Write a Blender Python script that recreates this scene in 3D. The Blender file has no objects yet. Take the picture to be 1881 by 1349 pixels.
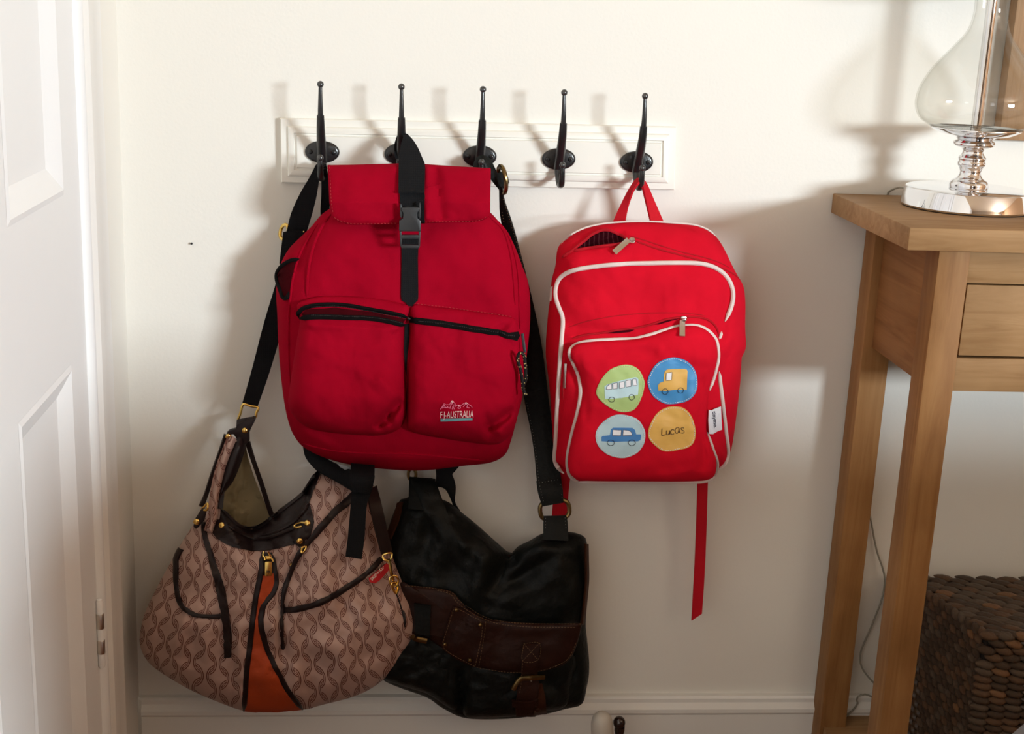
import bpy, bmesh, math, random
from mathutils import Vector, Matrix, noise as mnoise, geometry
from mathutils.bvhtree import BVHTree
random.seed(7)
SC = bpy.context.scene
COL = SC.collection

# ------------------------------------------------------------------ camera
F = 2478.0                       # focal length in pixels of an 1881 x 1349 frame
CX, CY = 940.5, 674.5
def cross(a, b): return Vector(a).cross(Vector(b))
ey = Vector((-210, -675, F)).normalized()             # into the wall
ed = Vector((-397, 9225, F)); ed = (ed - ed.dot(ey) * ey).normalized()
ez = -ed
ex = ey.cross(ez).normalized()
right_w = Vector((ex.x, ey.x, ez.x)); down_w = Vector((ex.y, ey.y, ez.y)); fwd_w = Vector((ex.z, ey.z, ez.z))
DIST = F * 0.00075
CAM = -DIST * fwd_w
def ray(px, py): return (right_w * (px - CX) + down_w * (py - CY) + fwd_w * F).normalized()
def P(px, py, d=0.0):
    r = ray(px, py); return CAM + r * ((-d - CAM.y) / r.y)
def PZ(px, py, z):
    r = ray(px, py); return CAM + r * ((z - CAM.z) / r.z)
def PX(px, py, x):
    r = ray(px, py); return CAM + r * ((x - CAM.x) / r.x)
BASE_H = 0.125
CAM.z += BASE_H - P(1165, 1284, 0.016).z
cam_d = bpy.data.cameras.new('camera'); cam = bpy.data.objects.new('camera', cam_d); COL.objects.link(cam)
cam_d.sensor_fit = 'HORIZONTAL'; cam_d.sensor_width = 36; cam_d.lens = F / 1881 * 36
cam_d.clip_start = 0.02
M = Matrix((right_w, -down_w, -fwd_w)).transposed().to_4x4(); M.translation = CAM
cam.matrix_world = M
SC.camera = cam

# ------------------------------------------------------------------ light and exposure
SC.view_settings.view_transform = 'Standard'; SC.view_settings.look = 'None'
SC.view_settings.gamma = 1.0; SC.view_settings.use_curve_mapping = False
SC.view_settings.exposure = 0.0
W = bpy.data.worlds.new('world'); SC.world = W; W.use_nodes = True
W.node_tree.nodes['Background'].inputs[0].default_value = (0.75, 0.85, 1.0, 1)
W.node_tree.nodes['Background'].inputs[1].default_value = 0.25
def area(name, loc, target, sx, sy, power, col):
    l = bpy.data.lights.new(name, 'AREA'); l.shape = 'RECTANGLE'; l.size = sx; l.size_y = sy; l.energy = power; l.color = col
    o = bpy.data.objects.new(name, l); COL.objects.link(o); o.location = loc
    o.rotation_euler = (Vector(target) - Vector(loc)).to_track_quat('-Z', 'Y').to_euler(); return o
ROOM_FRONT, ROOM_RIGHT, ROOM_TOP = -5.2, 4.9, 2.45
WIN = (4.08, ROOM_FRONT, 1.60)          # centre of the window the light comes through
WIN2 = (0.55, ROOM_FRONT, 1.72)         # second window, behind the photographer
area('window_light', (WIN[0], WIN[1] - 0.02, WIN[2]), (-1.4, 0, WIN[2] - 0.5), 1.22, 0.72, 374, (0.93, 1.055, 1.13))
area('window_light_soft', (WIN2[0], WIN2[1] - 0.02, WIN2[2]), (WIN2[0] - 0.3, 0, 1.1), 0.6, 0.7, 4.0, (0.9, 0.95, 1.0))

# ------------------------------------------------------------------ materials
def new_mat(name):
    m = bpy.data.materials.new(name); m.use_nodes = True
    return m, m.node_tree.nodes, m.node_tree.links, m.node_tree.nodes['Principled BSDF']
def mat(name, col, rough=0.6, metal=0.0, bump=None, var=0.0, vscale=8.0, sheen=0.0, coat=0.0, spec=0.5):
    """plain material: colour, slight colour variation, optional fine noise bump (scale, distance)"""
    m, N, L, b = new_mat(name)
    b.inputs['Base Color'].default_value = (*col, 1); b.inputs['Roughness'].default_value = rough
    b.inputs['Metallic'].default_value = metal; b.inputs['Specular IOR Level'].default_value = spec
    if sheen: b.inputs['Sheen Weight'].default_value = sheen; b.inputs['Sheen Roughness'].default_value = 0.4
    if coat: b.inputs['Coat Weight'].default_value = coat
    tc = N.new('ShaderNodeTexCoord')
    if var:
        n = N.new('ShaderNodeTexNoise'); n.inputs['Scale'].default_value = vscale; n.inputs['Detail'].default_value = 6
        L.new(tc.outputs['Object'], n.inputs['Vector'])
        r = N.new('ShaderNodeValToRGB'); r.color_ramp.elements[0].position = 0.3; r.color_ramp.elements[1].position = 0.7
        r.color_ramp.elements[0].color = (*[c * (1 - var) for c in col], 1)
        r.color_ramp.elements[1].color = (*[min(1, c * (1 + var)) for c in col], 1)
        L.new(n.outputs['Fac'], r.inputs['Fac']); L.new(r.outputs['Color'], b.inputs['Base Color'])
    if bump:
        n = N.new('ShaderNodeTexNoise'); n.inputs['Scale'].default_value = bump[0]; n.inputs['Detail'].default_value = 4
        L.new(tc.outputs['Object'], n.inputs['Vector'])
        bp = N.new('ShaderNodeBump'); bp.inputs['Distance'].default_value = bump[1]; bp.inputs['Strength'].default_value = 0.6
        L.new(n.outputs['Fac'], bp.inputs['Height']); L.new(bp.outputs['Normal'], b.inputs['Normal'])
    return m
def weave(name, col, rough=0.85, scale=6000, depth=0.00016, var=0.06, sheen=0.0, spec=0.2):
    """woven cloth: crossed fine waves as relief"""
    m, N, L, b = new_mat(name)
    b.inputs['Roughness'].default_value = rough; b.inputs['Specular IOR Level'].default_value = spec
    if sheen: b.inputs['Sheen Weight'].default_value = sheen; b.inputs['Sheen Tint'].default_value = (*col, 1)
    tc = N.new('ShaderNodeTexCoord')
    n = N.new('ShaderNodeTexNoise'); n.inputs['Scale'].default_value = 22; n.inputs['Detail'].default_value = 8
    L.new(tc.outputs['Object'], n.inputs['Vector'])
    r = N.new('ShaderNodeValToRGB'); r.color_ramp.elements[0].position = 0.3; r.color_ramp.elements[1].position = 0.7
    r.color_ramp.elements[0].color = (*[c * (1 - var) for c in col], 1); r.color_ramp.elements[1].color = (*[c * (1 + var) for c in col], 1)
    L.new(n.outputs['Fac'], r.inputs['Fac']); L.new(r.outputs['Color'], b.inputs['Base Color'])
    hs = []
    for ax in ('X', 'Z'):
        w = N.new('ShaderNodeTexWave'); w.bands_direction = ax; w.inputs['Scale'].default_value = scale / 20.0
        w.inputs['Distortion'].default_value = 0.3
        L.new(tc.outputs['Object'], w.inputs['Vector']); hs.append(w)
    a = N.new('ShaderNodeMath'); a.operation = 'MULTIPLY'
    L.new(hs[0].outputs['Fac'], a.inputs[0]); L.new(hs[1].outputs['Fac'], a.inputs[1])
    bp = N.new('ShaderNodeBump'); bp.inputs['Distance'].default_value = depth; bp.inputs['Strength'].default_value = 0.5
    L.new(a.outputs[0], bp.inputs['Height']); L.new(bp.outputs['Normal'], b.inputs['Normal'])
    return m
def wood(name, c1, c2, scale, rough=0.55):
    """streaky waxed pine; scale is low along the grain"""
    m, N, L, b = new_mat(name)
    tc = N.new('ShaderNodeTexCoord'); mp = N.new('ShaderNodeMapping'); mp.inputs['Scale'].default_value = scale
    L.new(tc.outputs['Object'], mp.inputs['Vector'])
    n = N.new('ShaderNodeTexNoise'); n.inputs['Scale'].default_value = 4; n.inputs['Detail'].default_value = 9; n.inputs['Distortion'].default_value = 1.2
    n.inputs['Roughness'].default_value = 0.62
    L.new(mp.outputs[0], n.inputs['Vector'])
    r = N.new('ShaderNodeValToRGB'); e = r.color_ramp.elements
    e[0].position = 0.30; e[0].color = (*c2, 1); e[1].position = 0.62; e[1].color = (*c1, 1)
    L.new(n.outputs['Fac'], r.inputs['Fac'])
    n2 = N.new('ShaderNodeTexNoise'); n2.inputs['Scale'].default_value = 7; n2.inputs['Detail'].default_value = 3
    L.new(tc.outputs['Object'], n2.inputs['Vector'])
    r2 = N.new('ShaderNodeValToRGB'); r2.color_ramp.elements[0].color = (0.72, 0.68, 0.62, 1); r2.color_ramp.elements[0].position = 0.3; r2.color_ramp.elements[1].position = 0.6
    L.new(n2.outputs['Fac'], r2.inputs['Fac'])
    mx = N.new('ShaderNodeMixRGB'); mx.blend_type = 'MULTIPLY'; mx.inputs[0].default_value = 1
    L.new(r.outputs[0], mx.inputs[1]); L.new(r2.outputs[0], mx.inputs[2]); L.new(mx.outputs[0], b.inputs['Base Color'])
    b.inputs['Roughness'].default_value = rough; b.inputs['Specular IOR Level'].default_value = 0.18
    bp = N.new('ShaderNodeBump'); bp.inputs['Distance'].default_value = 0.0006; bp.inputs['Strength'].default_value = 0.35
    L.new(n.outputs['Fac'], bp.inputs['Height']); L.new(bp.outputs['Normal'], b.inputs['Normal'])
    return m
def glass_mat(name):
    """thin clear blown glass: see-through, with a fresnel reflection and a grey rim"""
    m = bpy.data.materials.new(name); m.use_nodes = True; N = m.node_tree.nodes; L = m.node_tree.links
    N.remove(N['Principled BSDF']); out = N['Material Output']
    t = N.new('ShaderNodeBsdfTransparent'); g = N.new('ShaderNodeBsdfGlossy'); g.inputs['Roughness'].default_value = 0.02
    lw = N.new('ShaderNodeLayerWeight'); lw.inputs['Blend'].default_value = 0.22
    r = N.new('ShaderNodeValToRGB'); e = r.color_ramp.elements
    e[0].position = 0.0; e[0].color = (0.993, 0.993, 0.987, 1); e[1].position = 1.0; e[1].color = (0.88, 0.875, 0.85, 1)
    L.new(lw.outputs['Facing'], r.inputs['Fac']); L.new(r.outputs[0], t.inputs['Color'])
    fr = N.new('ShaderNodeValToRGB'); fe = fr.color_ramp.elements
    fe[0].position = 0.3; fe[0].color = (0.035, 0.035, 0.035, 1); fe[1].position = 1.0; fe[1].color = (0.30, 0.30, 0.30, 1)
    L.new(lw.outputs['Facing'], fr.inputs['Fac'])
    mx = N.new('ShaderNodeMixShader'); L.new(fr.outputs[0], mx.inputs[0]); L.new(t.outputs[0], mx.inputs[1]); L.new(g.outputs[0], mx.inputs[2])
    L.new(mx.outputs[0], out.inputs['Surface']); return m
def chain_mat(name, ground, line):
    """taupe cloth woven with interlocking open oval links (period set in the UV map, one unit = one link pitch)"""
    m, N, L, b = new_mat(name)
    def math_(op, a, bb=None, c=None):
        n = N.new('ShaderNodeMath'); n.operation = op
        for i, v in enumerate((a, bb, c)):
            if v is None: continue
            if isinstance(v, (int, float)): n.inputs[i].default_value = v
            else: L.new(v, n.inputs[i])
        return n.outputs[0]
    uv = N.new('ShaderNodeUVMap'); uv.uv_map = 'UVMap'
    nz = N.new('ShaderNodeTexNoise'); nz.inputs['Scale'].default_value = 0.35; nz.inputs['Detail'].default_value = 1
    L.new(uv.outputs[0], nz.inputs['Vector'])
    sep = N.new('ShaderNodeSeparateXYZ'); L.new(uv.outputs[0], sep.inputs[0])
    u = math_('ADD', sep.outputs[0], math_('MULTIPLY', math_('SUBTRACT', nz.outputs['Fac'], 0.5), 0.9)); v = sep.outputs[1]
    lines = None
    for (ou, ov) in ((0, 0), (0.5, 0.5)):
        fu = math_('SUBTRACT', math_('FRACT', math_('ADD', u, ou)), 0.5)
        fv = math_('SUBTRACT', math_('FRACT', math_('ADD', v, ov)), 0.5)
        # link centre, three neighbours wide so that links reach past their own cell
        for (su, sv) in ((0, 0), (1, 0), (-1, 0), (0, 1), (0, -1)):
            du = math_('DIVIDE', math_('ADD', fu, su), 0.44); dv = math_('DIVIDE', math_('ADD', fv, sv), 0.45)
            rr = math_('SQRT', math_('ADD', math_('MULTIPLY', du, du), math_('MULTIPLY', dv, dv)))
            l1 = math_('LESS_THAN', math_('ABSOLUTE', math_('SUBTRACT', rr, 1.0)), 0.038)
            l2 = math_('LESS_THAN', math_('ABSOLUTE', math_('SUBTRACT', rr, 0.86)), 0.028)
            ll = math_('MAXIMUM', l1, l2)
            # the ovals stay open at the upper right and the lower left
            op = math_('GREATER_THAN', math_('ABSOLUTE', math_('DIVIDE', dv, rr)), 0.93)
            ll = math_('MULTIPLY', ll, math_('SUBTRACT', 1.0, op))
            lines = ll if lines is None else math_('MAXIMUM', lines, ll)
    mx = N.new('ShaderNodeMixRGB'); L.new(lines, mx.inputs[0]); mx.inputs[1].default_value = (*ground, 1); mx.inputs[2].default_value = (*line, 1)
    L.new(mx.outputs[0], b.inputs['Base Color']); b.inputs['Roughness'].default_value = 0.5; b.inputs['Sheen Weight'].default_value = 0.0
    bp = N.new('ShaderNodeBump'); bp.inputs['Distance'].default_value = 0.0006; bp.inputs['Strength'].default_value = 0.5
    L.new(lines, bp.inputs['Height']); L.new(bp.outputs['Normal'], b.inputs['Normal'])
    return m
WALLM = mat('wall_paint', (0.83, 0.795, 0.73), 0.75, bump=(220, 0.0003), spec=0.3)
DOORM = mat('door_paint', (0.85, 0.85, 0.845), 0.42, bump=(60, 0.0004))
TRIMM = mat('trim_paint', (0.83, 0.81, 0.77), 0.45, bump=(60, 0.0004))
RACKM = mat('rack_paint', (0.87, 0.84, 0.77), 0.45, bump=(80, 0.0003))
WARMW = mat('warm_wall_paint', (0.58, 0.35, 0.19), 0.8)
GREYW = mat('grey_wall_paint', (0.48, 0.38, 0.29), 0.8)
CEILM = mat('ceiling_paint', (0.74, 0.55, 0.37), 0.8)
FLOORM = wood('floor_wood', (0.22, 0.085, 0.033), (0.13, 0.045, 0.018), (0.6, 9, 1), 0.4)
IRON = mat('black_iron', (0.012, 0.012, 0.013), 0.3, 0.0, bump=(260, 0.0005), spec=0.5, coat=0.2)
STEELBALL = mat('worn_iron_ball', (0.10, 0.10, 0.10), 0.3, 0.8)
RED = weave('wine_red_canvas', (0.315, 0.0014, 0.014), spec=0.035)
RED_DK = weave('shaded_red_lining', (0.045, 0.001, 0.003), spec=0.05)  # red darkened to stand for the shade inside the open pockets
RED2 = weave('bright_red_cloth', (0.60, 0.0055, 0.020), spec=0.05)
RED2_DK = mat('shaded_red_slit', (0.05, 0.002, 0.005), 0.9, spec=0.03)  # colour darkened to paint the shade in the gaping zip slits
GREYPAINT = mat('grey_blocker_paint', (0.22, 0.20, 0.18), 0.6)
REDWEB = weave('red_webbing', (0.50, 0.006, 0.016), scale=1800)
BLACKWEB = weave('black_webbing', (0.008, 0.008, 0.009), scale=2400, depth=0.0005, spec=0.12)
BLACKPL = mat('black_plastic', (0.022, 0.023, 0.025), 0.38, bump=(400, 0.0002))
ZIPM = mat('black_zip_tape', (0.006, 0.005, 0.005), 0.8, bump=(900, 0.0005), spec=0.06)
PIPEW = mat('white_piping_cord', (0.72, 0.60, 0.56), 0.8, bump=(700, 0.0004))
STITCHR = mat('pale_red_thread', (0.44, 0.045, 0.05), 0.8, spec=0.1)
STITCHW = mat('white_thread', (0.85, 0.84, 0.74), 0.8)
STITCHB = mat('tan_thread', (0.13, 0.07, 0.03), 0.8)
STITCHG = mat('grey_thread', (0.20, 0.20, 0.18), 0.8)
SILVER = mat('brushed_nickel', (0.62, 0.58, 0.53), 0.3, 1.0, bump=(500, 0.0003))
GOLD = mat('polished_brass', (0.80, 0.55, 0.16), 0.18, 1.0)
BRONZE = mat('aged_brass', (0.20, 0.135, 0.055), 0.32, 1.0, var=0.2, vscale=60)
CHROME = mat('chrome', (0.80, 0.80, 0.82), 0.04, 1.0)
LEATHER = mat('black_leather', (0.004, 0.0048, 0.0042), 0.5, bump=(160, 0.0016), spec=0.18)
BRLEATHER = mat('dark_brown_leather', (0.020, 0.0055, 0.003), 0.5, bump=(200, 0.001), var=0.2, vscale=30, spec=0.2)
TANEDGE = mat('tan_leather_edge', (0.040, 0.012, 0.005), 0.55, spec=0.15)
BROWNTRIM = mat('dark_brown_trim', (0.013, 0.006, 0.006), 0.42, bump=(240, 0.0006), spec=0.3)
CHAIN = chain_mat('taupe_chain_link_cloth', (0.47, 0.305, 0.255), (0.115, 0.022, 0.010))
LINING = mat('tan_lining', (0.30, 0.24, 0.13), 0.8, bump=(120, 0.0008), var=0.12, vscale=30)
ORANGE = mat('burnt_orange_cloth', (0.46, 0.055, 0.006), 0.7, bump=(500, 0.0004), var=0.08)
PINE_X = wood('pine_along', (0.40, 0.235, 0.110), (0.29, 0.155, 0.064), (0.9, 14, 14))
PINE_Z = wood('pine_upright', (0.36, 0.180, 0.066), (0.25, 0.110, 0.035), (12, 12, 0.8))
PINE_Y = wood('pine_across', (0.33, 0.155, 0.055), (0.22, 0.095, 0.030), (14, 0.9, 14))
FRAMEW = wood('frame_wood', (0.42, 0.26, 0.145), (0.33, 0.19, 0.10), (30, 10, 1.0), 0.6)
DARKGAP = mat('dark_joint', (0.02, 0.012, 0.006), 0.9)
GLASS = glass_mat('clear_lamp_glass')
BASKETC = [mat('seagrass_' + n, c, 0.42, bump=(160, 0.0012), var=0.25, vscale=40) for n, c in
           (('dark', (0.062, 0.033, 0.015)), ('mid', (0.115, 0.056, 0.024)), ('light', (0.21, 0.098, 0.038)), ('grey', (0.10, 0.064, 0.038)))]
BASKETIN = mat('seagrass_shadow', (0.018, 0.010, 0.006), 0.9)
CORDM = mat('clear_grey_flex', (0.30, 0.28, 0.23), 0.3)
GREYF = mat('grey_fabric', (0.16, 0.16, 0.17), 0.9, bump=(500, 0.0006))
WHITEPL = mat('cream_plastic', (0.55, 0.50, 0.43), 0.45)
KNOBM = mat('dark_glossy_knob', (0.02, 0.008, 0.006), 0.12, spec=0.7)
SHADEM = mat('lamp_shade_cloth', (0.55, 0.50, 0.42), 0.9, bump=(300, 0.0006))

# ------------------------------------------------------------------ mesh helpers
ORG = {}
def tag(o, label=None, cat=None, group=None, kind=None):
    if label: o['label'] = label
    if cat: o['category'] = cat
    if group: o['group'] = group
    if kind: o['kind'] = kind
    return o
def thing(name, label, cat, loc, group=None):
    o = bpy.data.objects.new(name, None); COL.objects.link(o); o.location = loc; o.empty_display_size = 0.05
    ORG[o.as_pointer()] = Vector(loc); return tag(o, label, cat, group)
def link(name, verts, faces, m, parent=None, smooth=True, uv=None, sharp=35):
    org = ORG.get(parent.as_pointer(), Vector((0, 0, 0))) if parent else Vector((0, 0, 0))
    me = bpy.data.meshes.new(name)
    me.from_pydata([tuple(Vector(v) - org) for v in verts], [], [tuple(f) for f in faces]); me.update()
    bm = bmesh.new(); bm.from_mesh(me); bmesh.ops.recalc_face_normals(bm, faces=bm.faces); bm.to_mesh(me); bm.free()
    if smooth:
        me.polygons.foreach_set('use_smooth', [True] * len(me.polygons)); me.set_sharp_from_angle(angle=math.radians(sharp))
    me.materials.append(m)
    if uv:
        ul = me.uv_layers.new(name='UVMap')
        for lp in me.loops: ul.data[lp.index].uv = uv[lp.vertex_index]
    o = bpy.data.objects.new(name, me); COL.objects.link(o)
    if parent: o.parent = parent; ORG[o.as_pointer()] = org
    else: ORG[o.as_pointer()] = org
    return o
class MB:
    """collects pieces into one mesh"""
    def __init__(s): s.v = []; s.f = []
    def add(s, v, f):
        k = len(s.v); s.v += [Vector(a) for a in v]; s.f += [[i + k for i in q] for q in f]; return s
    def link(s, name, m, parent=None, smooth=True, sharp=35): return link(name, s.v, s.f, m, parent, smooth, None, sharp)
def bevel_vf(v, f, width, seg=2):
    bm = bmesh.new(); vs = [bm.verts.new(a) for a in v]
    for q in f: bm.faces.new([vs[i] for i in q])
    bmesh.ops.recalc_face_normals(bm, faces=bm.faces)
    bmesh.ops.bevel(bm, geom=list(bm.edges), offset=width, segments=seg, affect='EDGES', profile=0.6)
    bm.verts.index_update()
    r = [a.co.copy() for a in bm.verts], [[a.index for a in q.verts] for q in bm.faces]; bm.free(); return r
BOXF = [(0, 1, 3, 2), (4, 6, 7, 5), (0, 4, 5, 1), (2, 3, 7, 6), (0, 2, 6, 4), (1, 5, 7, 3)]
def box(a, b, bev=0.0, seg=2):
    v = [(x, y, z) for x in (a[0], b[0]) for y in (a[1], b[1]) for z in (a[2], b[2])]
    v = [Vector(q) for q in v]
    return bevel_vf(v, BOXF, bev, seg) if bev else (v, BOXF)
def catmull(pts, n, closed=False):
    """smooth resample through points (any dimension) to n points, even in arc length"""
    pts = [tuple(p) for p in pts]; D = len(pts[0]); k = len(pts); dense = []
    segs = k if closed else k - 1
    for i in range(segs):
        g = lambda j: pts[j % k] if closed else pts[max(0, min(k - 1, j))]
        p0, p1, p2, p3 = g(i - 1), g(i), g(i + 1), g(i + 2)
        for s in range(12):
            t = s / 12
            dense.append(tuple(0.5 * (2 * p1[c] + (p2[c] - p0[c]) * t + (2 * p0[c] - 5 * p1[c] + 4 * p2[c] - p3[c]) * t * t
                                      + (3 * p1[c] - p0[c] - 3 * p2[c] + p3[c]) * t ** 3) for c in range(D)))
    dense.append(pts[0] if closed else pts[-1])
    L = [0]
    for a, b in zip(dense, dense[1:]): L.append(L[-1] + math.dist(a, b))
    out = []; j = 0; m = n if closed else n - 1
    for i in range(n):
        s = L[-1] * i / m
        while j < len(L) - 2 and L[j + 1] < s: j += 1
        t = (s - L[j]) / max(1e-12, L[j + 1] - L[j]); t = max(0, min(1, t))
        out.append(tuple(dense[j][c] + (dense[j + 1][c] - dense[j][c]) * t for c in range(D)))
    return out
def tube_vf(pts, r, closed=False, sides=8, flat=None):
    """swept tube; r number or list; flat=(a,b) scales the section"""
    pts = [Vector(p) for p in pts]; n = len(pts); rs = r if isinstance(r, (list, tuple)) else [r] * n
    T = []
    for i in range(n):
        a = pts[(i - 1) % n] if closed or i > 0 else pts[i]; b = pts[(i + 1) % n] if closed or i < n - 1 else pts[i]
        t = (b - a); T.append(t.normalized() if t.length > 1e-9 else Vector((0, 0, 1)))
    ref = Vector((0, -1, 0)); u = ref - ref.dot(T[0]) * T[0]
    if u.length < 0.05: u = Vector((1, 0, 0)) - T[0].x * T[0]
    u.normalize(); V = []; Fc = []
    for i in range(n):
        u = (u - u.dot(T[i]) * T[i]); u = u.normalized() if u.length > 1e-6 else Vector((1, 0, 0)); w = T[i].cross(u)
        for k in range(sides):
            a = 2 * math.pi * k / sides
            V.append(pts[i] + (u * math.cos(a) * (flat[0] if flat else 1) + w * math.sin(a) * (flat[1] if flat else 1)) * rs[i])
    m = n if closed else n - 1
    for i in range(m):
        for k in range(sides):
            j = (i + 1) % n; Fc.append((i * sides + k, i * sides + (k + 1) % sides, j * sides + (k + 1) % sides, j * sides + k))
    if not closed:
        Fc.append(tuple(range(sides))); Fc.append(tuple((n - 1) * sides + k for k in range(sides)))
    return V, Fc
def lathe_vf(prof, c, n=48, axis=Vector((0, 0, 1)), cap=True):
    ax = Vector(axis).normalized(); u = Vector((1, 0, 0)) if abs(ax.x) < 0.9 else Vector((0, 0, 1)); u = (u - u.dot(ax) * ax).normalized(); w = ax.cross(u)
    V = []; Fc = []
    for (r, z) in prof:
        for k in range(n):
            a = 2 * math.pi * k / n; V.append(Vector(c) + ax * z + (u * math.cos(a) + w * math.sin(a)) * r)
    for i in range(len(prof) - 1):
        for k in range(n): Fc.append((i * n + k, i * n + (k + 1) % n, (i + 1) * n + (k + 1) % n, (i + 1) * n + k))
    if cap: Fc.append(tuple(range(n))); Fc.append(tuple((len(prof) - 1) * n + k for k in range(n)))
    return V, Fc
def ball_vf(c, r, n=14, m=8, sc=(1, 1, 1)):
    V = [Vector(c) + Vector((0, 0, r * sc[2]))]; Fc = []
    for i in range(1, m):
        t = math.pi * i / m
        for k in range(n):
            a = 2 * math.pi * k / n
            V.append(Vector(c) + Vector((r * sc[0] * math.sin(t) * math.cos(a), r * sc[1] * math.sin(t) * math.sin(a), r * sc[2] * math.cos(t))))
    V.append(Vector(c) - Vector((0, 0, r * sc[2]))); last = len(V) - 1
    for k in range(n):
        Fc.append((0, 1 + k, 1 + (k + 1) % n)); Fc.append((last, 1 + (m - 2) * n + (k + 1) % n, 1 + (m - 2) * n + k))
        for i in range(m - 2):
            a = 1 + i * n; Fc.append((a + k, a + n + k, a + n + (k + 1) % n, a + (k + 1) % n))
    return V, Fc
def spindle_vf(sc=(1, 1, 1), n=7):
    """one pointed, twisted strand of a weave"""
    V = []; Fc = []; xs = (-1.0, -0.72, -0.3, 0.3, 0.72, 1.0); rs = (0.10, 0.62, 0.97, 0.97, 0.62, 0.10)
    for x, r in zip(xs, rs):
        for k in range(n):
            a = 2 * math.pi * k / n + x * 0.5; V.append(Vector((x * sc[0], r * math.cos(a) * sc[1], r * math.sin(a) * sc[2])))
    for i in range(5):
        for k in range(n): Fc.append((i * n + k, i * n + (k + 1) % n, (i + 1) * n + (k + 1) % n, (i + 1) * n + k))
    Fc.append(tuple(range(n))); Fc.append(tuple(5 * n + k for k in range(n))); return V, Fc
class Surf:
    """surfaces that details are laid on"""
    def __init__(s): s.t = []
    def add(s, v, f): s.t.append(BVHTree.FromPolygons([tuple(a) for a in v], [tuple(q) for q in f])); return s
    def hit(s, px, py, off=0.0, fallback=0.1):
        r = ray(px, py); best = None
        for t in s.t:
            h = t.ray_cast(CAM, r)
            if h[0] is not None and (best is None or h[3] < best[3]): best = h
        if best is None: return P(px, py, fallback + off), Vector((0, -1, 0))
        n = best[1] if best[1].dot(r) < 0 else -best[1]
        n = (n + Vector((0, -0.6, 0))).normalized()
        return best[0] + n * off, n
def seg_dist(p, a, b):
    ax, ay = a; bx, by = b; dx, dy = bx - ax, by - ay; L = dx * dx + dy * dy
    t = 0 if L == 0 else max(0, min(1, ((p[0] - ax) * dx + (p[1] - ay) * dy) / L))
    return math.hypot(p[0] - ax - t * dx, p[1] - ay - t * dy)
def pillow(name, outline, c, d0, D, Db, m, parent, p=4.0, q=2.0, creases=(), nz=(0, 60), n=180, rings=34, surf=None, uvf=None, dback=0.004, smooth_n=None):
    """stuffed cloth body: an outline, a front that swells by D and a back that swells by Db"""
    o = catmull(outline, n, True); d0f = d0 if callable(d0) else (lambda x, y: d0); Df = D if callable(D) else (lambda x, y: D)
    V = []; Fc = []; UV = []
    def disp(x, y):
        s = nz[0] * mnoise.fractal(Vector((x / nz[1], y / nz[1], 3.1)), 1.0, 2.0, 3) if nz[0] else 0
        for a, b, w, amp in creases:
            d = seg_dist((x, y), a, b)
            if d < 3 * w: s += amp * math.exp(-(d / w) ** 2)
        return s
    for k in range(rings):
        r = 1 - (k / rings) ** 1.7
        for (ox, oy) in o:
            x = c[0] + r * (ox - c[0]); y = c[1] + r * (oy - c[1])
            d = d0f(x, y) + Df(x, y) * max(0, 1 - r ** p) ** (1 / q) + disp(x, y) * min(1, (1 - r) * 7)
            V.append(P(x, y, d)); UV.append(uvf(x, y) if uvf else (x / 100, -y / 100))
    V.append(P(c[0], c[1], d0f(*c) + Df(*c) + disp(*c))); UV.append(uvf(*c) if uvf else (c[0] / 100, -c[1] / 100)); ci = len(V) - 1
    for k in range(rings - 1):
        for i in range(n): Fc.append((k * n + i, k * n + (i + 1) % n, (k + 1) * n + (i + 1) % n, (k + 1) * n + i))
    for i in range(n): Fc.append(((rings - 1) * n + i, (rings - 1) * n + (i + 1) % n, ci))
    fv, ff = len(V), len(Fc)
    if surf is not None: surf.add(V, Fc)
    if Db:
        prev = list(range(n))
        for r in (0.985, 0.93, 0.8, 0.5, 0.2):
            base = len(V)
            for (ox, oy) in o:
                x = c[0] + r * (ox - c[0]); y = c[1] + r * (oy - c[1])
                d = max(dback, d0f(x, y) - Db * (1 - r ** 3) ** 0.5)
                V.append(P(x, y, d)); UV.append((0, 0))
            for i in range(n): Fc.append((prev[i], prev[(i + 1) % n], base + (i + 1) % n, base + i))
            prev = list(range(base, base + n))
        Fc.append(tuple(prev))
    return link(name, V, Fc, m, parent, True, UV, 60)
def grid_shell(G, thick):
    """closed shell from a grid of points facing the camera"""
    R = len(G); C = len(G[0]); V = []; B = []
    for i in range(R):
        for j in range(C):
            a = G[min(i + 1, R - 1)][j] - G[max(i - 1, 0)][j]; b = G[i][min(j + 1, C - 1)] - G[i][max(j - 1, 0)]
            nrm = a.cross(b); nrm = nrm.normalized() if nrm.length > 1e-12 else Vector((0, -1, 0))
            if nrm.dot(G[i][j] - CAM) > 0: nrm = -nrm
            V.append(G[i][j]); B.append(G[i][j] - nrm * thick)
    k = R * C; idx = lambda i, j: i * C + j; Fc = []
    for i in range(R - 1):
        for j in range(C - 1):
            Fc.append((idx(i, j), idx(i, j + 1), idx(i + 1, j + 1), idx(i + 1, j)))
            Fc.append((k + idx(i, j), k + idx(i + 1, j), k + idx(i + 1, j + 1), k + idx(i, j + 1)))
    for i in range(R - 1):
        for j in (0, C - 1): Fc.append((idx(i, j), idx(i + 1, j), k + idx(i + 1, j), k + idx(i, j)))
    for j in range(C - 1):
        for i in (0, R - 1): Fc.append((idx(i, j), idx(i, j + 1), k + idx(i, j + 1), k + idx(i, j)))
    return V + B, Fc
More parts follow.
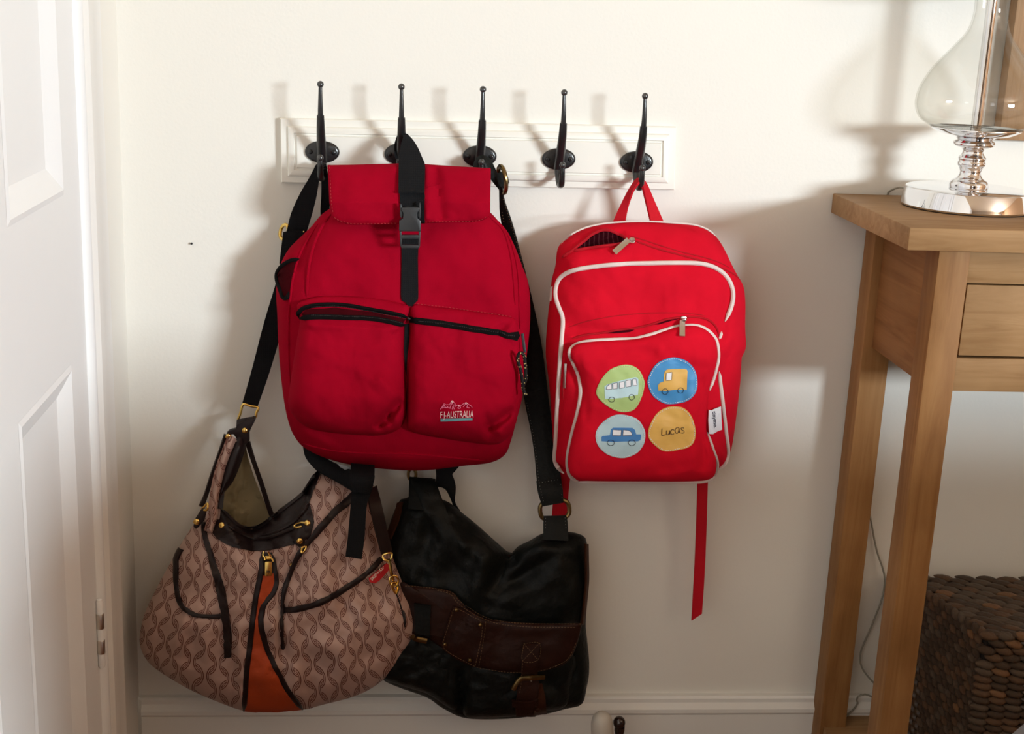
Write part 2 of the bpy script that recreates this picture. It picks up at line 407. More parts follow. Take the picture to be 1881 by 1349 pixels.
def strap(name, L, R, m, parent, thick=0.0018, n=26, cols=5, surf=None, off=0.002, bow=0.0, link_=True):
    """flat band between a left and a right edge; edge points (px, py, depth) or (px, py) laid on surf"""
    Ls = catmull(L, n); Rs = catmull(R, n); G = []
    for a, b in zip(Ls, Rs):
        row = []
        for j in range(cols):
            t = j / (cols - 1); x = a[0] + (b[0] - a[0]) * t; y = a[1] + (b[1] - a[1]) * t
            if surf is not None: row.append(surf.hit(x, y, off)[0])
            else: row.append(P(x, y, a[2] + (b[2] - a[2]) * t + bow * (1 - (2 * t - 1) ** 2)))
        G.append(row)
    v, f = grid_shell(G, thick)
    return link(name, v, f, m, parent, True, None, 40) if link_ else (v, f)
def cord_on(name, pts, r, m, parent, surf, n=60, off=None, closed=False, sides=8, flat=None):
    q = [surf.hit(x, y, r * 0.5 if off is None else off)[0] for x, y in catmull(pts, n, closed)]
    if not closed or True:
        for _ in range(2):
            q = [q[0]] + [q[i] * 0.5 + (q[i - 1] + q[i + 1]) * 0.25 for i in range(1, len(q) - 1)] + [q[-1]]
    rl = [r * min(1, 0.25 + 0.25 * min(i, len(q) - 1 - i)) for i in range(len(q))] if not closed else r
    v, f = tube_vf(q, rl, closed, sides, flat); return link(name, v, f, m, parent) if name else (v, f)
def decal_vf(poly, surf, off, edge=7.0, skirt=True):
    """polygon in the picture laid on a surface, finely divided so that it follows it"""
    bm = bmesh.new(); tri = geometry.tessellate_polygon([[Vector((x, y, 0)) for x, y in poly]])
    vs = [bm.verts.new((x, y, 0)) for x, y in poly]
    for t in tri:
        try: bm.faces.new([vs[i] for i in t])
        except ValueError: pass
    for _ in range(5):
        le = [e for e in bm.edges if e.calc_length() > edge]
        if not le: break
        bmesh.ops.subdivide_edges(bm, edges=le, cuts=1, use_grid_fill=False)
        bmesh.ops.triangulate(bm, faces=[f for f in bm.faces if len(f.verts) > 3])
    bm.verts.index_update(); V = []; low = {}
    for v in bm.verts: V.append(surf.hit(v.co.x, v.co.y, off)[0])
    Fc = [[v.index for v in f.verts] for f in bm.faces]
    if skirt:
        for e in bm.edges:
            if len(e.link_faces) == 1:
                for v in e.verts:
                    if v.index not in low: low[v.index] = len(V); V.append(surf.hit(v.co.x, v.co.y, -0.0004)[0])
                a, b = e.verts[0].index, e.verts[1].index; Fc.append([a, b, low[b], low[a]])
    bm.free(); return V, Fc
def decal(name, poly, surf, off, m, parent, edge=7.0): 
    v, f = decal_vf(poly, surf, off, edge); return link(name, v, f, m, parent, True, None, 50)
def dashes(name, pts, surf, m, parent, dash=5.0, gap=4.0, w=0.0005, off=0.0008, closed=False):
    """a row of thread stitches, too small to pick apart"""
    L = sum(math.dist(a, b) for a, b in zip(pts, pts[1:] + (pts[:1] if closed else [])))
    k = max(2, int(L / (dash + gap))); q = catmull(pts, k * 2 if closed else k * 2 + 1, closed); mb = MB()
    fr = dash / (dash + gap)
    for i in range(k):
        a = q[2 * i]; b = q[(2 * i + 1) % len(q)]
        mid = (a[0] + (b[0] - a[0]) * 2 * fr, a[1] + (b[1] - a[1]) * 2 * fr)
        p1 = surf.hit(*a, off)[0]; p2 = surf.hit(*mid, off)[0]
        if (p2 - p1).length < 1e-5: continue
        mb.add(*tube_vf([p1, p2], w, False, 4))
    o = mb.link(name, m, parent); o['kind'] = 'stuff'; return o
def strokes(name, lines, r, surf, m, parent, off=0.0012, n=14):
    mb = MB()
    for l in lines:
        cl = len(l) > 2 and l[0] == l[-1]
        pts = catmull(l[:-1] if cl else l, n, cl) if len(l) > 2 else catmull(l, 5)
        mb.add(*tube_vf([surf.hit(x, y, off)[0] for x, y in pts], r, cl, 5))
    return mb.link(name, m, parent)
def polyline_strokes(name, lines, r, surf, m, parent, off=0.0012, closed=True):
    mb = MB()
    for l in lines:
        pts = []
        k = len(l)
        for i in range(k if closed else k - 1):
            a, b = l[i], l[(i + 1) % k]
            for s in range(4): pts.append((a[0] + (b[0] - a[0]) * s / 4, a[1] + (b[1] - a[1]) * s / 4))
        if not closed: pts.append(l[-1])
        mb.add(*tube_vf([surf.hit(x, y, off)[0] for x, y in pts], r, closed, 5))
    return mb.link(name, m, parent)
def text_vf(s, org, ux, uy, surf, off, bold=0.0):
    """lettering laid on a surface: org = baseline start, ux / uy = picture vectors for one em"""
    cu = bpy.data.curves.new('lettering', 'FONT'); cu.body = s; cu.size = 1; cu.resolution_u = 3; cu.offset = bold
    to = bpy.data.objects.new('lettering', cu); COL.objects.link(to); bpy.context.view_layer.update()
    me = bpy.data.meshes.new_from_object(to.evaluated_get(bpy.context.evaluated_depsgraph_get()))
    bpy.data.objects.remove(to)
    w = max(v.co.x for v in me.vertices)
    V = [surf.hit(org[0] + ux[0] * v.co.x / w + uy[0] * v.co.y, org[1] + ux[1] * v.co.x / w + uy[1] * v.co.y, off)[0] for v in me.vertices]
    Fc = [list(p.vertices) for p in me.polygons]; bpy.data.meshes.remove(me); return V, Fc
def plate_vf(poly, d, thick, bev=0.0):
    """flat piece parallel to the wall, front face at depth d"""
    fr = [P(x, y, d) for x, y in poly]; V = fr + [v + Vector((0, thick, 0)) for v in fr]; k = len(poly)
    Fc = [tuple(range(k)), tuple(range(2 * k - 1, k - 1, -1))] + [(i, (i + 1) % k, k + (i + 1) % k, k + i) for i in range(k)]
    return bevel_vf(V, Fc, bev, 2) if bev else (V, Fc)
def ring_px(c, rx, ry, d, r, ang=0.0, tilt=0.0, n=28, sides=8, sq=2.0):
    """metal ring facing the room; tilt pushes one side deeper"""
    pts = []
    for k in range(n):
        a = 2 * math.pi * k / n; ca, sa = math.cos(a), math.sin(a)
        x = rx * math.copysign(abs(ca) ** (2 / sq), ca); y = ry * math.copysign(abs(sa) ** (2 / sq), sa)
        pts.append(P(c[0] + x * math.cos(ang) - y * math.sin(ang), c[1] + x * math.sin(ang) + y * math.cos(ang), d + tilt * x / max(rx, 1)))
    return tube_vf(pts, r, True, sides)
def stud(name, px, py, r, surf, m, parent, off=0.0):
    c, n = surf.hit(px, py, off)
    v, f = lathe_vf([(r, -0.001), (r, 0.0006), (r * 0.8, 0.0016), (r * 0.4, 0.0021), (0.0002, 0.0023)], c, 16, n); return link(name, v, f, m, parent)
def crop(ox, oy, s): return lambda *pts: [(ox + x / s, oy + y / s) for x, y in pts]

# ------------------------------------------------------------------ room
def struct(o): o['kind'] = 'structure'; return o
XL = P(236, 700, 0).x                                    # left wall plane
T = 0.12
struct(link('floor', *box((XL - T, ROOM_FRONT - T, -0.1), (ROOM_RIGHT + T, T, 0)), FLOORM, None, False))
struct(link('ceiling', *box((XL - T, ROOM_FRONT - T, ROOM_TOP), (ROOM_RIGHT + T, T, ROOM_TOP + 0.1)), CEILM, None, False))
struct(link('wall_back', *box((XL - T, 0, 0), (ROOM_RIGHT + T, T, ROOM_TOP)), WALLM, None, False))
struct(link('wall_right', *box((ROOM_RIGHT, ROOM_FRONT, 0), (ROOM_RIGHT + T, 0, ROOM_TOP)), WARMW, None, False))
struct(link('wall_left', *box((XL - T, ROOM_FRONT, 0), (XL, 0, ROOM_TOP)), WALLM, None, False))
# front wall with the two window openings
def wall_with_holes(name, holes):
    mb = MB(); xs = sorted({XL - T, ROOM_RIGHT + T} | {h[i] for h in holes for i in (0, 1)})
    for a, b in zip(xs, xs[1:]):
        hs = [h for h in holes if h[0] <= a + 1e-6 and h[1] >= b - 1e-6]
        zs = [(0, ROOM_TOP)] if not hs else [(0, hs[0][2]), (hs[0][3], ROOM_TOP)]
        for z0, z1 in zs: mb.add(*box((a, ROOM_FRONT - T, z0), (b, ROOM_FRONT, z1)))
    return struct(mb.link(name, GREYW, None, False))
H1 = (WIN[0] - 0.65, WIN[0] + 0.65, WIN[2] - 0.40, WIN[2] + 0.40)
H2 = (WIN2[0] - 0.34, WIN2[0] + 0.34, WIN2[2] - 0.39, WIN2[2] + 0.39)
wall_with_holes('wall_front', (H1, H2))
for i, h in enumerate((H1, H2)):
    w = MB()
    for a, b in (((h[0], h[2]), (h[1], h[2] + 0.035)), ((h[0], h[3] - 0.035), (h[1], h[3])), ((h[0], h[2]), (h[0] + 0.035, h[3])), ((h[1] - 0.035, h[2]), (h[1], h[3]))):
        w.add(*box((a[0], ROOM_FRONT - 0.09, a[1]), (b[0], ROOM_FRONT - 0.05, b[1]), 0.003))
    fr = struct(w.link('window_%d' % (i + 1), TRIMM))
    s = link('window_sill', *box((h[0] - 0.04, ROOM_FRONT - 0.05, h[2] - 0.03), (h[1] + 0.04, ROOM_FRONT + 0.06, h[2]), 0.004), TRIMM, fr)

# skirting board on the back wall, its left end rounded off
xb = P(243, 1284, 0.016).x
def skirting(name, x0, x1, m):
    prof = [(0, 0), (-0.016, 0), (-0.016, 0.098), (-0.0185, 0.102), (-0.0185, 0.108), (-0.015, 0.112), (-0.012, 0.116), (-0.012, 0.122), (-0.009, 0.125), (0, 0.125)]
    V = [Vector((x, y, z)) for x in (x0, x0 + 0.012, x1) for y, z in prof]; k = len(prof)
    for i in range(k): V[i].y *= 0.35
    Fc = [tuple(range(k)), tuple(range(3 * k - 1, 2 * k - 1, -1))] + [(s * k + i, s * k + (i + 1) % k, (s + 1) * k + (i + 1) % k, (s + 1) * k + i) for s in (0, 1) for i in range(k)]
    return struct(link(name, V, Fc, m, None, True, None, 30))
skirting('baseboard_back', xb, ROOM_RIGHT, TRIMM)

# door in the left wall, with its architrave
def zy(px, py): q = PX(px, py, XL); return q.y, q.z
XD = XL + 0.022                                          # face of the architrave
yh = PX(168, 700, XL + 0.012).y                          # hinge edge of the door
ya = PX(216, 700, XL + 0.02).y                           # far edge of the architrave
DOOR_TOP = 2.02
prof = [(0, 0.0), (0.010, 0.014), (0.022, 0.021), (0.045, 0.019), (0.055, 0.0225), (0.078, 0.0225), (0.085, 0.018), (0.085, 0.0)]
wA = (ya - yh) * 0.98
def architrave():
    mb = MB(); k = len(prof)
    pts = [(ya - t / 0.085 * wA, XL + d) for t, d in prof]
    V = [Vector((x, y, z)) for z in (0.0, DOOR_TOP + 0.1) for y, x in pts]
    mb.add(V, [tuple(range(k)), tuple(range(2 * k - 1, k - 1, -1))] + [(i, (i + 1) % k, k + (i + 1) % k, k + i) for i in range(k)])
    y2 = yh - 0.80; pts2 = [(y2 - wA + t / 0.085 * wA, XL + d) for t, d in prof]
    V = [Vector((x, y, z)) for z in (0.0, DOOR_TOP + 0.1) for y, x in pts2]
    mb.add(V, [tuple(range(k)), tuple(range(2 * k - 1, k - 1, -1))] + [(i, (i + 1) % k, k + (i + 1) % k, k + i) for i in range(k)])
    mb.add(*box((XL, y2, DOOR_TOP + 0.004), (XL + 0.0225, yh, DOOR_TOP + 0.1), 0.003))
    return struct(mb.link('trim_1', TRIMM, None, True, 25))
architrave()
XF = XL + 0.014                                          # door face
y1 = PX(117, 358, XF).y; y0 = PX(12, 400, XF).y          # panel column in view
zU = PX(117, 358, XF).z; zL = PX(124, 676, XF).z
ystart, yend = yh - 0.004, yh - 0.79
y3 = y0 - 0.10; y4 = yend + 0.10                         # the other column, nearer the photographer
mb = MB()
def slab(ya_, yb_, za, zb): mb.add(*box((XL, min(ya_, yb_), za), (XF, max(ya_, yb_), zb)))
slab(ystart, y1, 0.006, DOOR_TOP); slab(y0, y3, 0.006, DOOR_TOP); slab(y4, yend, 0.006, DOOR_TOP)
for a, b in ((y1, y0), (y3, y4)):
    slab(a, b, 0.006, 0.22); slab(a, b, zL, zU); slab(a, b, 1.90, DOOR_TOP)
door = struct(mb.link('door_1', DOORM, None, True, 20))
# rounded closing bead along the hinge edge
v, f = tube_vf([(XF - 0.004, ystart - 0.012, 0.006), (XF - 0.004, ystart - 0.012, DOOR_TOP)], 0.012, False, 16); link('edge_bead', v, f, DOORM, door)
def door_panel(ya_, yb_, za, zb):
    rings = [(0, 0.0141), (0.006, 0.0155), (0.014, 0.012), (0.03, 0.0045), (0.034, 0.004), (0.05, 0.004)]
    V = []; Fc = []
    yl, yr = min(ya_, yb_), max(ya_, yb_)
    for ins, h in rings:
        V += [Vector((XL + h, yl + ins, za + ins)), Vector((XL + h, yr - ins, za + ins)), Vector((XL + h, yr - ins, zb - ins)), Vector((XL + h, yl + ins, zb - ins))]
    for k in range(len(rings) - 1):
        for i in range(4): Fc.append((k * 4 + i, k * 4 + (i + 1) % 4, k * 4 + 4 + (i + 1) % 4, k * 4 + 4 + i))
    k = (len(rings) - 1) * 4; Fc.append((k, k + 1, k + 2, k + 3))
    return link('panel', V, Fc, DOORM, door, True, None, 15)
for a, b in ((y1, y0), (y3, y4)): door_panel(a, b, zU, 1.90); door_panel(a, b, 0.22, zL)
# painted butt hinge: the knuckle, bare metal showing in two places
hx = XF + 0.004; q0 = PX(182.5, 1106, hx); q1 = PX(184.5, 1228, hx)
v, f = lathe_vf([(0.0002, q0.z + 0.004), (0.003, q0.z + 0.003), (0.0042, q0.z), (0.0042, q1.z), (0.003, q1.z - 0.003), (0.0002, q1.z - 0.003)], (hx, q0.y, 0), 14)
hinge = link('hinge', v, f, DOORM, door)
for (a, b) in ((1128, 1158), (1181, 1208)):
    za, zb = PX(183, a, hx).z, PX(183, b, hx).z
    v, f = lathe_vf([(0.0043, za), (0.0047, za - 0.001), (0.0047, zb + 0.001), (0.0043, zb)], (hx, q0.y, 0), 14)
    link('hinge_knuckle', v, f, SILVER, hinge)['label'] = 'bare metal hinge knuckle where the white paint has chipped off'
# tiny nail in the wall
c = P(352.5, 447, 0); v, f = lathe_vf([(0.0008, -0.002), (0.0008, 0.003), (0.0016, 0.003), (0.0014, 0.0042)], c, 10, Vector((0, -1, 0)))
tag(link('nail', v, f, IRON), 'tiny dark nail sticking out of the bare white wall left of the backpack', 'nail')

# ------------------------------------------------------------------ coat rack
def brd(px, py): return P(px, py, 0.010)
a, b = brd(514, 219), brd(1243, 350); a2, b2 = brd(1243, 234), brd(516, 335)
rack = thing('coat_rack', 'long cream wooden coat rack board on the wall with five black iron hooks', 'coat rack', P(880, 285, 0))
corners = [brd(516.5, 336), brd(1239, 349.5), brd(1242.5, 233.5), brd(514.5, 217.5)]
def inset(ins):
    cx = sum((q for q in corners), Vector()) / 4; out = []
    for i in range(4):
        p0, p1, p2 = corners[i - 1], corners[i], corners[(i + 1) % 4]
        e1 = (p0 - p1).normalized(); e2 = (p2 - p1).normalized(); out.append(p1 + (e1 + e2) * ins)
    return out
V = []; Fc = []
prof_b = [(0, 0.0), (0, 0.009), (0.0012, 0.0105), (0.009, 0.0115), (0.0105, 0.0148), (0.0155, 0.0170), (0.0175, 0.0172), (0.0185, 0.0150), (0.0205, 0.0150), (0.0215, 0.0176), (0.026, 0.0176)]
for ins, h in prof_b: V += [Vector((q.x, -h, q.z)) for q in inset(ins)]
for k in range(len(prof_b) - 1):
    for i in range(4): Fc.append((k * 4 + i, k * 4 + (i + 1) % 4, k * 4 + 4 + (i + 1) % 4, k * 4 + 4 + i))
k = (len(prof_b) - 1) * 4; Fc += [(k, k + 1, k + 2, k + 3), (3, 2, 1, 0)]
link('board', V, Fc, RACKM, rack, True, None, 20)
HB = 0.0178                                                # face of the board
hook_px = [((592, 279.0), (588.6, 166)), ((737.5, 283.0), (737.5, 172)), ((881, 287.0), (887, 176)), ((1026, 292.0), (1036.3, 180.5)), ((1169, 297.5), (1184.7, 185.4))]
def hook_pieces():
    up = catmull([(0.006, -0.012), (0.016, 0.004), (0.029, 0.020), (0.0395, 0.036), (0.044, 0.050)], 14)
    rod = catmull([(0.044, 0.049), (0.0462, 0.060), (0.047, 0.072), (0.0465, 0.086)], 10)
    lo = catmull([(0.004, -0.004), (0.011, -0.020), (0.024, -0.031), (0.037, -0.028), (0.044, -0.016), (0.0455, -0.006)], 18)
    t = MB()
    def p3(w, v): return Vector((0, -w, v))
    t.add(*tube_vf([p3(*q) for q in up], [0.0078 - 0.0026 * i / 13 for i in range(14)], False, 10, (0.75, 0.92)))
    t.add(*tube_vf([p3(*q) for q in rod], [0.0036 - 0.0013 * i / 9 for i in range(10)], False, 10))
    t.add(*tube_vf([p3(*q) for q in lo], [0.0066 - 0.0034 * i / 17 for i in range(18)], False, 10, (0.75, 1.0)))
    pl = []
    for (s, h) in ((1.0, 0.0), (1.0, 0.002), (0.96, 0.0034), (0.82, 0.0042), (0.4, 0.0048), (0.02, 0.005)):
        pl.append((s, h))
    V = []; n = 36
    for s, h in pl:
        for i in range(n): a_ = 2 * math.pi * i / n; V.append(Vector((0.0222 * s * math.cos(a_), -h, 0.0142 * s * math.sin(a_))))
    Fp = [(k_ * n + i, k_ * n + (i + 1) % n, k_ * n + n + (i + 1) % n, k_ * n + n + i) for k_ in range(len(pl) - 1) for i in range(n)]
    Fp += [tuple(range(n)), tuple((len(pl) - 1) * n + i for i in range(n))]
    return t, (V, Fp), ball_vf((0, -0.0464, 0.0885), 0.0042), ball_vf((0, -0.0458, -0.0025), 0.0042)
stem, plate_, ball1, ball2 = hook_pieces()
sc = []
for s in (-1, 1):
    v, f = lathe_vf([(0.0031, 0.003), (0.0031, 0.0052), (0.0024, 0.0062), (0.0009, 0.0064), (0.0008, 0.0050), (0.0002, 0.0050)], (s * 0.0150, 0, 0), 14, Vector((0, -1, 0)))
    sc.append((v, f))
proto = []
for i, (pc, tp) in enumerate(hook_px):
    c = P(pc[0], pc[1], HB); tip = P(tp[0], tp[1], HB + 0.0464)
    lean = math.atan2(tip.x - c.x, tip.z - c.z); sz = 1.0
    def place(o, par, c=c, lean=lean):
        COL.objects.link(o); o.parent = par
    if i == 0:
        def raw(name, vf, m):
            me = bpy.data.meshes.new(name); me.from_pydata([tuple(q) for q in vf[0]], [], [tuple(q) for q in vf[1]]); me.update()
            bm = bmesh.new(); bm.from_mesh(me); bmesh.ops.recalc_face_normals(bm, faces=bm.faces); bm.to_mesh(me); bm.free()
            me.polygons.foreach_set('use_smooth', [True] * len(me.polygons)); me.set_sharp_from_angle(angle=math.radians(50)); me.materials.append(m)
            return bpy.data.objects.new(name, me)
        root = raw('coat_hook', (stem.v, stem.f), IRON)
        kids = [raw('back_plate', plate_, IRON), raw('ball_tip', ball1, STEELBALL), raw('ball_tip', ball2, STEELBALL), raw('screw', sc[0], IRON), raw('screw', sc[1], IRON)]
    else:
        root = proto[0].copy(); kids = [k_.copy() for k_ in proto[1]]
    COL.objects.link(root); root.parent = rack; root.location = c - ORG[rack.as_pointer()]; root.rotation_euler = (0, lean, 0)
    for k_ in kids: COL.objects.link(k_); k_.parent = root
    if i == 0: proto = (root, kids)

# ------------------------------------------------------------------ console table
q = P(1533.5, 355, 0.004); ZT = q.z
XT = (q.x + PZ(1667, 418, ZT).x) / 2; YF = PZ(1667, 418, ZT).y
TT = ZT - PX(1661.5, 457.7, XT).z; TT = 0.030 if not 0.02 < TT < 0.045 else TT
XR = XT + 1.02
table = thing('console_table', 'honey pine console table with a thick top and drawers against the wall', 'table', (XT + 0.5, YF / 2, 0))
link('table_top', *box((XT, YF, ZT - TT), (XR, -0.004, ZT), 0.002), PINE_X, table, True, None, 20)
zb = ZT - TT
# legs: front-left from the picture, the others mirrored
fl = P(1726, 600, -YF - 0.028)                              # picture column of the front left leg's front corner
yfl = YF + 0.026
xl0 = PZ(1726, 461, zb).x
fx0 = P(1708.5, 600, -yfl).x; fx1 = P(1766, 600, -yfl).x   # front face left and right edge of the leg
LW = fx1 - fx0; LD = 0.040
ry1 = -0.010; ry0 = ry1 - LD
def leg(x0, y0_, y1_): return link('leg', *box((x0, y0_, 0), (x0 + LW, y1_, zb), 0.0018), PINE_Z, table, True, None, 20)
leg(fx0, yfl, yfl + LD); leg(fx0, ry0, ry1)
xr0 = XR - (fx0 - XT) - LW
leg(xr0, yfl, yfl + LD); leg(xr0, ry0, ry1)
za = P(1790, 719, -yfl - 0.004).z                          # underside of the apron
link('side_apron', *box((fx0 + 0.012, yfl + LD, za), (fx0 + 0.030, ry0, zb), 0.001), PINE_Y, table, True, None, 20)
link('side_apron', *box((xr0 + LW - 0.030, yfl + LD, za), (xr0 + LW - 0.012, ry0, zb), 0.001), PINE_Y, table, True, None, 20)
link('back_apron', *box((fx0 + LW, ry1 - 0.022, za), (xr0, ry1 - 0.004, zb)), PINE_X, table, True, None, 20)
ya_ = yfl + 0.003
zt0 = P(1800, 521, -ya_).z; zt1 = P(1800, 659, -ya_).z
link('top_rail', *box((fx0 + LW, ya_, zt0), (xr0, ya_ + 0.02, zb), 0.001), PINE_X, table, True, None, 20)
link('bottom_rail', *box((fx0 + LW, ya_, za), (xr0, ya_ + 0.02, zt1), 0.001), PINE_X, table, True, None, 20)
xm = (fx0 + LW + xr0) / 2
link('rail_post', *box((xm - 0.02, ya_, zt1), (xm + 0.02, ya_ + 0.02, zt0), 0.001), PINE_Z, table, True, None, 20)
link('drawer_well', *box((fx0 + LW, ya_ + 0.022, zt1 - 0.002), (xr0, ya_ + 0.030, zt0 + 0.002)), DARKGAP, table, False)
for (a_, b_) in ((fx0 + LW + 0.0025, xm - 0.0225), (xm + 0.0225, xr0 - 0.0025)):
    dr = link('drawer', *box((a_, ya_ + 0.0005, zt1 + 0.003), (b_, ya_ + 0.018, zt0 - 0.002), 0.0012), PINE_X, table, True, None, 20)
    v, f = lathe_vf([(0.006, 0), (0.006, 0.008), (0.014, 0.014), (0.015, 0.02), (0.010, 0.025), (0.0003, 0.026)], ((a_ + b_) / 2, ya_ + 0.0005, (zt0 + zt1) / 2), 20, Vector((0, -1, 0)))
    link('drawer_knob', v, f, PINE_X, dr)
zs = P(1580, 1324, 0.03).z                                  # low shelf
link('shelf', *box((fx0 + 0.005, yfl + 0.006, zs - 0.022), (xr0 + LW - 0.005, ry1 - 0.002, zs), 0.0015), PINE_X, table, True, None, 20)

# ------------------------------------------------------------------ lamp
lc = PZ(1774, 382, ZT); lc.x += 0.0
K = abs(P(1776, 360, -lc.y).x - P(1777, 360, -lc.y).x)      # metres per pixel at the lamp
def lz(px, py): return P(px, py, -lc.y).z - ZT
lamp = thing('table_lamp', 'table lamp of clear glass and chrome standing on the console table', 'lamp', lc)
rb = 114 * K; hb = lz(1776, 346)
v, f = lathe_vf([(rb - 0.002, 0), (rb - 0.001, 0.0015)], lc, 72); link('felt_pad', v, f, DARKGAP, lamp)
v, f = lathe_vf([(rb - 0.001, 0.0015), (rb, 0.0035), (rb - 0.0038, hb - 0.002), (rb - 0.0046, hb - 0.0006), (rb - 0.006, hb), (0.02, hb + 0.0005)], lc, 96); link('base', v, f, CHROME, lamp, True, None, 30)
st = [(33, 352), (34, 349), (34, 343), (31, 338), (23, 333), (19, 326), (18.5, 320), (21, 313), (24, 309), (24.5, 305), (23, 302), (23.5, 299), (24, 296), (20, 291), (18, 286), (19, 281), (26, 277), (34, 274), (35.5, 270), (34, 266), (29, 263)]
prof_s = catmull([(r * K, lz(1776 + (352 - y) * 0.16, y) - (lz(1776, 352) - hb)) for r, y in st], 60)
v, f = lathe_vf(prof_s, lc, 40); link('stem', v, f, CHROME, lamp)
zc0 = prof_s[-1][1]; zrim = lz(1795, 236)
cup = [(29 * K, zc0), (38 * K, zc0 + 0.004), (58 * K, zc0 + (zrim - zc0) * 0.45), (74 * K, zc0 + (zrim - zc0) * 0.8), (80 * K, zrim), (79 * K, zrim + 0.0006), (72 * K, zc0 + (zrim - zc0) * 0.82), (50 * K, zc0 + (zrim - zc0) * 0.45), (20 * K, zc0 + 0.006)]
v, f = lathe_vf(catmull(cup, 36), lc, 64); link('cup', v, f, CHROME, lamp)
gl = [(40, 249), (66, 241), (84, 232), (98, 222), (106, 207), (108.5, 190), (105, 168), (98, 150), (83, 123), (54, 85), (36, 58), (29, 27), (29, 0), (31, -18)]
go = catmull([(r * K, lz(1795 + (236 - y) * 0.14, y)) for r, y in gl], 60)
gi = [(r - 0.0022, z + (0.0025 if i < 6 else 0)) for i, (r, z) in enumerate(go)][::-1]
v, f = lathe_vf(go + gi, lc, 96, cap=False)
n_ = 96; k_ = len(go) * 2
f += [((k_ - 1) * n_ + i, (k_ - 1) * n_ + (i + 1) % n_, (i + 1) % n_, i) for i in range(n_)]
link('glass_body', v, f, GLASS, lamp, True, None, 60)
ztop = go[-1][1]
v, f = lathe_vf([(0.0068, zc0 + 0.006), (0.0068, ztop + 0.09)], lc, 24); link('rod', v, f, CHROME, lamp)
v, f = lathe_vf([(0.026, ztop), (0.028, ztop + 0.004), (0.026, ztop + 0.014), (0.015, ztop + 0.022), (0.012, ztop + 0.04), (0.017, ztop + 0.045), (0.017, ztop + 0.09), (0.001, ztop + 0.092)], lc, 32); link('neck_cap', v, f, CHROME, lamp)
z0s = ztop + 0.008
v, f = lathe_vf([(-lc.y - 0.008, z0s), (0.085, z0s + 0.20), (0.083, z0s + 0.20), (-lc.y - 0.010, z0s)], lc, 64, cap=False); link('lamp_shade', v, f, SHADEM, lamp)
for k_ in range(3):
    a_ = k_ * 2.094; v, f = tube_vf([(lc.x, lc.y, lc.z + z0s + 0.19), (lc.x + 0.085 * math.cos(a_), lc.y + 0.085 * math.sin(a_), lc.z + z0s + 0.19)], 0.0015, False, 6); link('shade_spoke', v, f, CHROME, lamp)
pts = [lc + Vector((-rb * 0.75, rb * 0.6, 0.012)), P(1662, 346, 0.060), P(1652, 344.5, 0.034), P(1643, 347, 0.014), P(1635, 351, 0.005), P(1631, 356, 0.0024)]
dn = [P(1616, 420, 0.0022), P(1606, 600, 0.0022), P(1590, 800, 0.0022), P(1593, 910, 0.003), P(1600, 957, 0.004), P(1610, 1010, 0.006), P(1621, 1043, 0.010), P(1625, 1066, 0.012), P(1620, 1100, 0.012), P(1600, 1153, 0.011),
      P(1581, 1199, 0.012), P(1583, 1226, 0.016), P(1603, 1253, 0.022), P(1622, 1268, 0.024), P(1612, 1284, 0.024), P(1590, 1276, 0.024), P(1574, 1282, 0.024), P(1575, 1294, 0.024), P(1563, 1309, 0.024), P(1552, 1318, 0.024)]
v, f = tube_vf(catmull(pts + dn, 160), 0.0014, False, 8)
link('flex', v, f, CORDM, lamp)['label'] = 'clear grey lamp flex hanging down the wall behind the table leg'

# ------------------------------------------------------------------ picture frame on the wall behind the lamp
xf = P(1851, 130, 0.022).x; zf = P(1860, 258, 0.022).z
fr = thing('picture_frame', 'flat light wooden picture frame hung on the wall behind the glass lamp', 'picture frame', (xf + 0.2, 0, zf))
FW = 0.07; xfe = xf + 0.46; zfe = zf + 0.60
link('frame_side', *box((xf, -0.024, zf), (xf + FW, -0.002, zfe), 0.0015), FRAMEW, fr, True, None, 20); link('frame_side', *box((xfe - FW, -0.024, zf), (xfe, -0.002, zfe), 0.0015), FRAMEW, fr, True, None, 20)
link('frame_rail', *box((xf + FW, -0.0235, zf), (xfe - FW, -0.002, zf + FW), 0.0015), FRAMEW, fr, True, None, 20); link('frame_rail', *box((xf + FW, -0.0235, zfe - FW), (xfe - FW, -0.002, zfe), 0.0015), FRAMEW, fr, True, None, 20)
link('picture_sheet', *box((xf + FW - 0.004, -0.012, zf + FW - 0.004), (xfe - FW + 0.004, -0.004, zfe - FW + 0.004)), mat('plain_picture_sheet', (0.6, 0.58, 0.52), 0.5), fr, False)

# ------------------------------------------------------------------ woven basket on the low shelf
zbk = P(1760, 1054, 0.03).z
Fp = PZ(1813, 1163, zbk); Lp = PZ(1701, 1086, zbk)
yaw = math.radians(-3.0); cy, sy = math.cos(yaw), math.sin(yaw)
dl = Lp - Fp; ld = (dl.x * cy + dl.y * sy); bd_ = (-dl.x * sy + dl.y * cy); TAPER = -ld / bd_     # the basket is wider at the back than at the front
def bl(u, v_, z):
    u = u + v_ * TAPER * (2 * u / BWd - 1); return Vector((Fp.x + u * cy - v_ * sy, Fp.y + u * sy + v_ * cy, z))     # u to the right along the front, v to the back

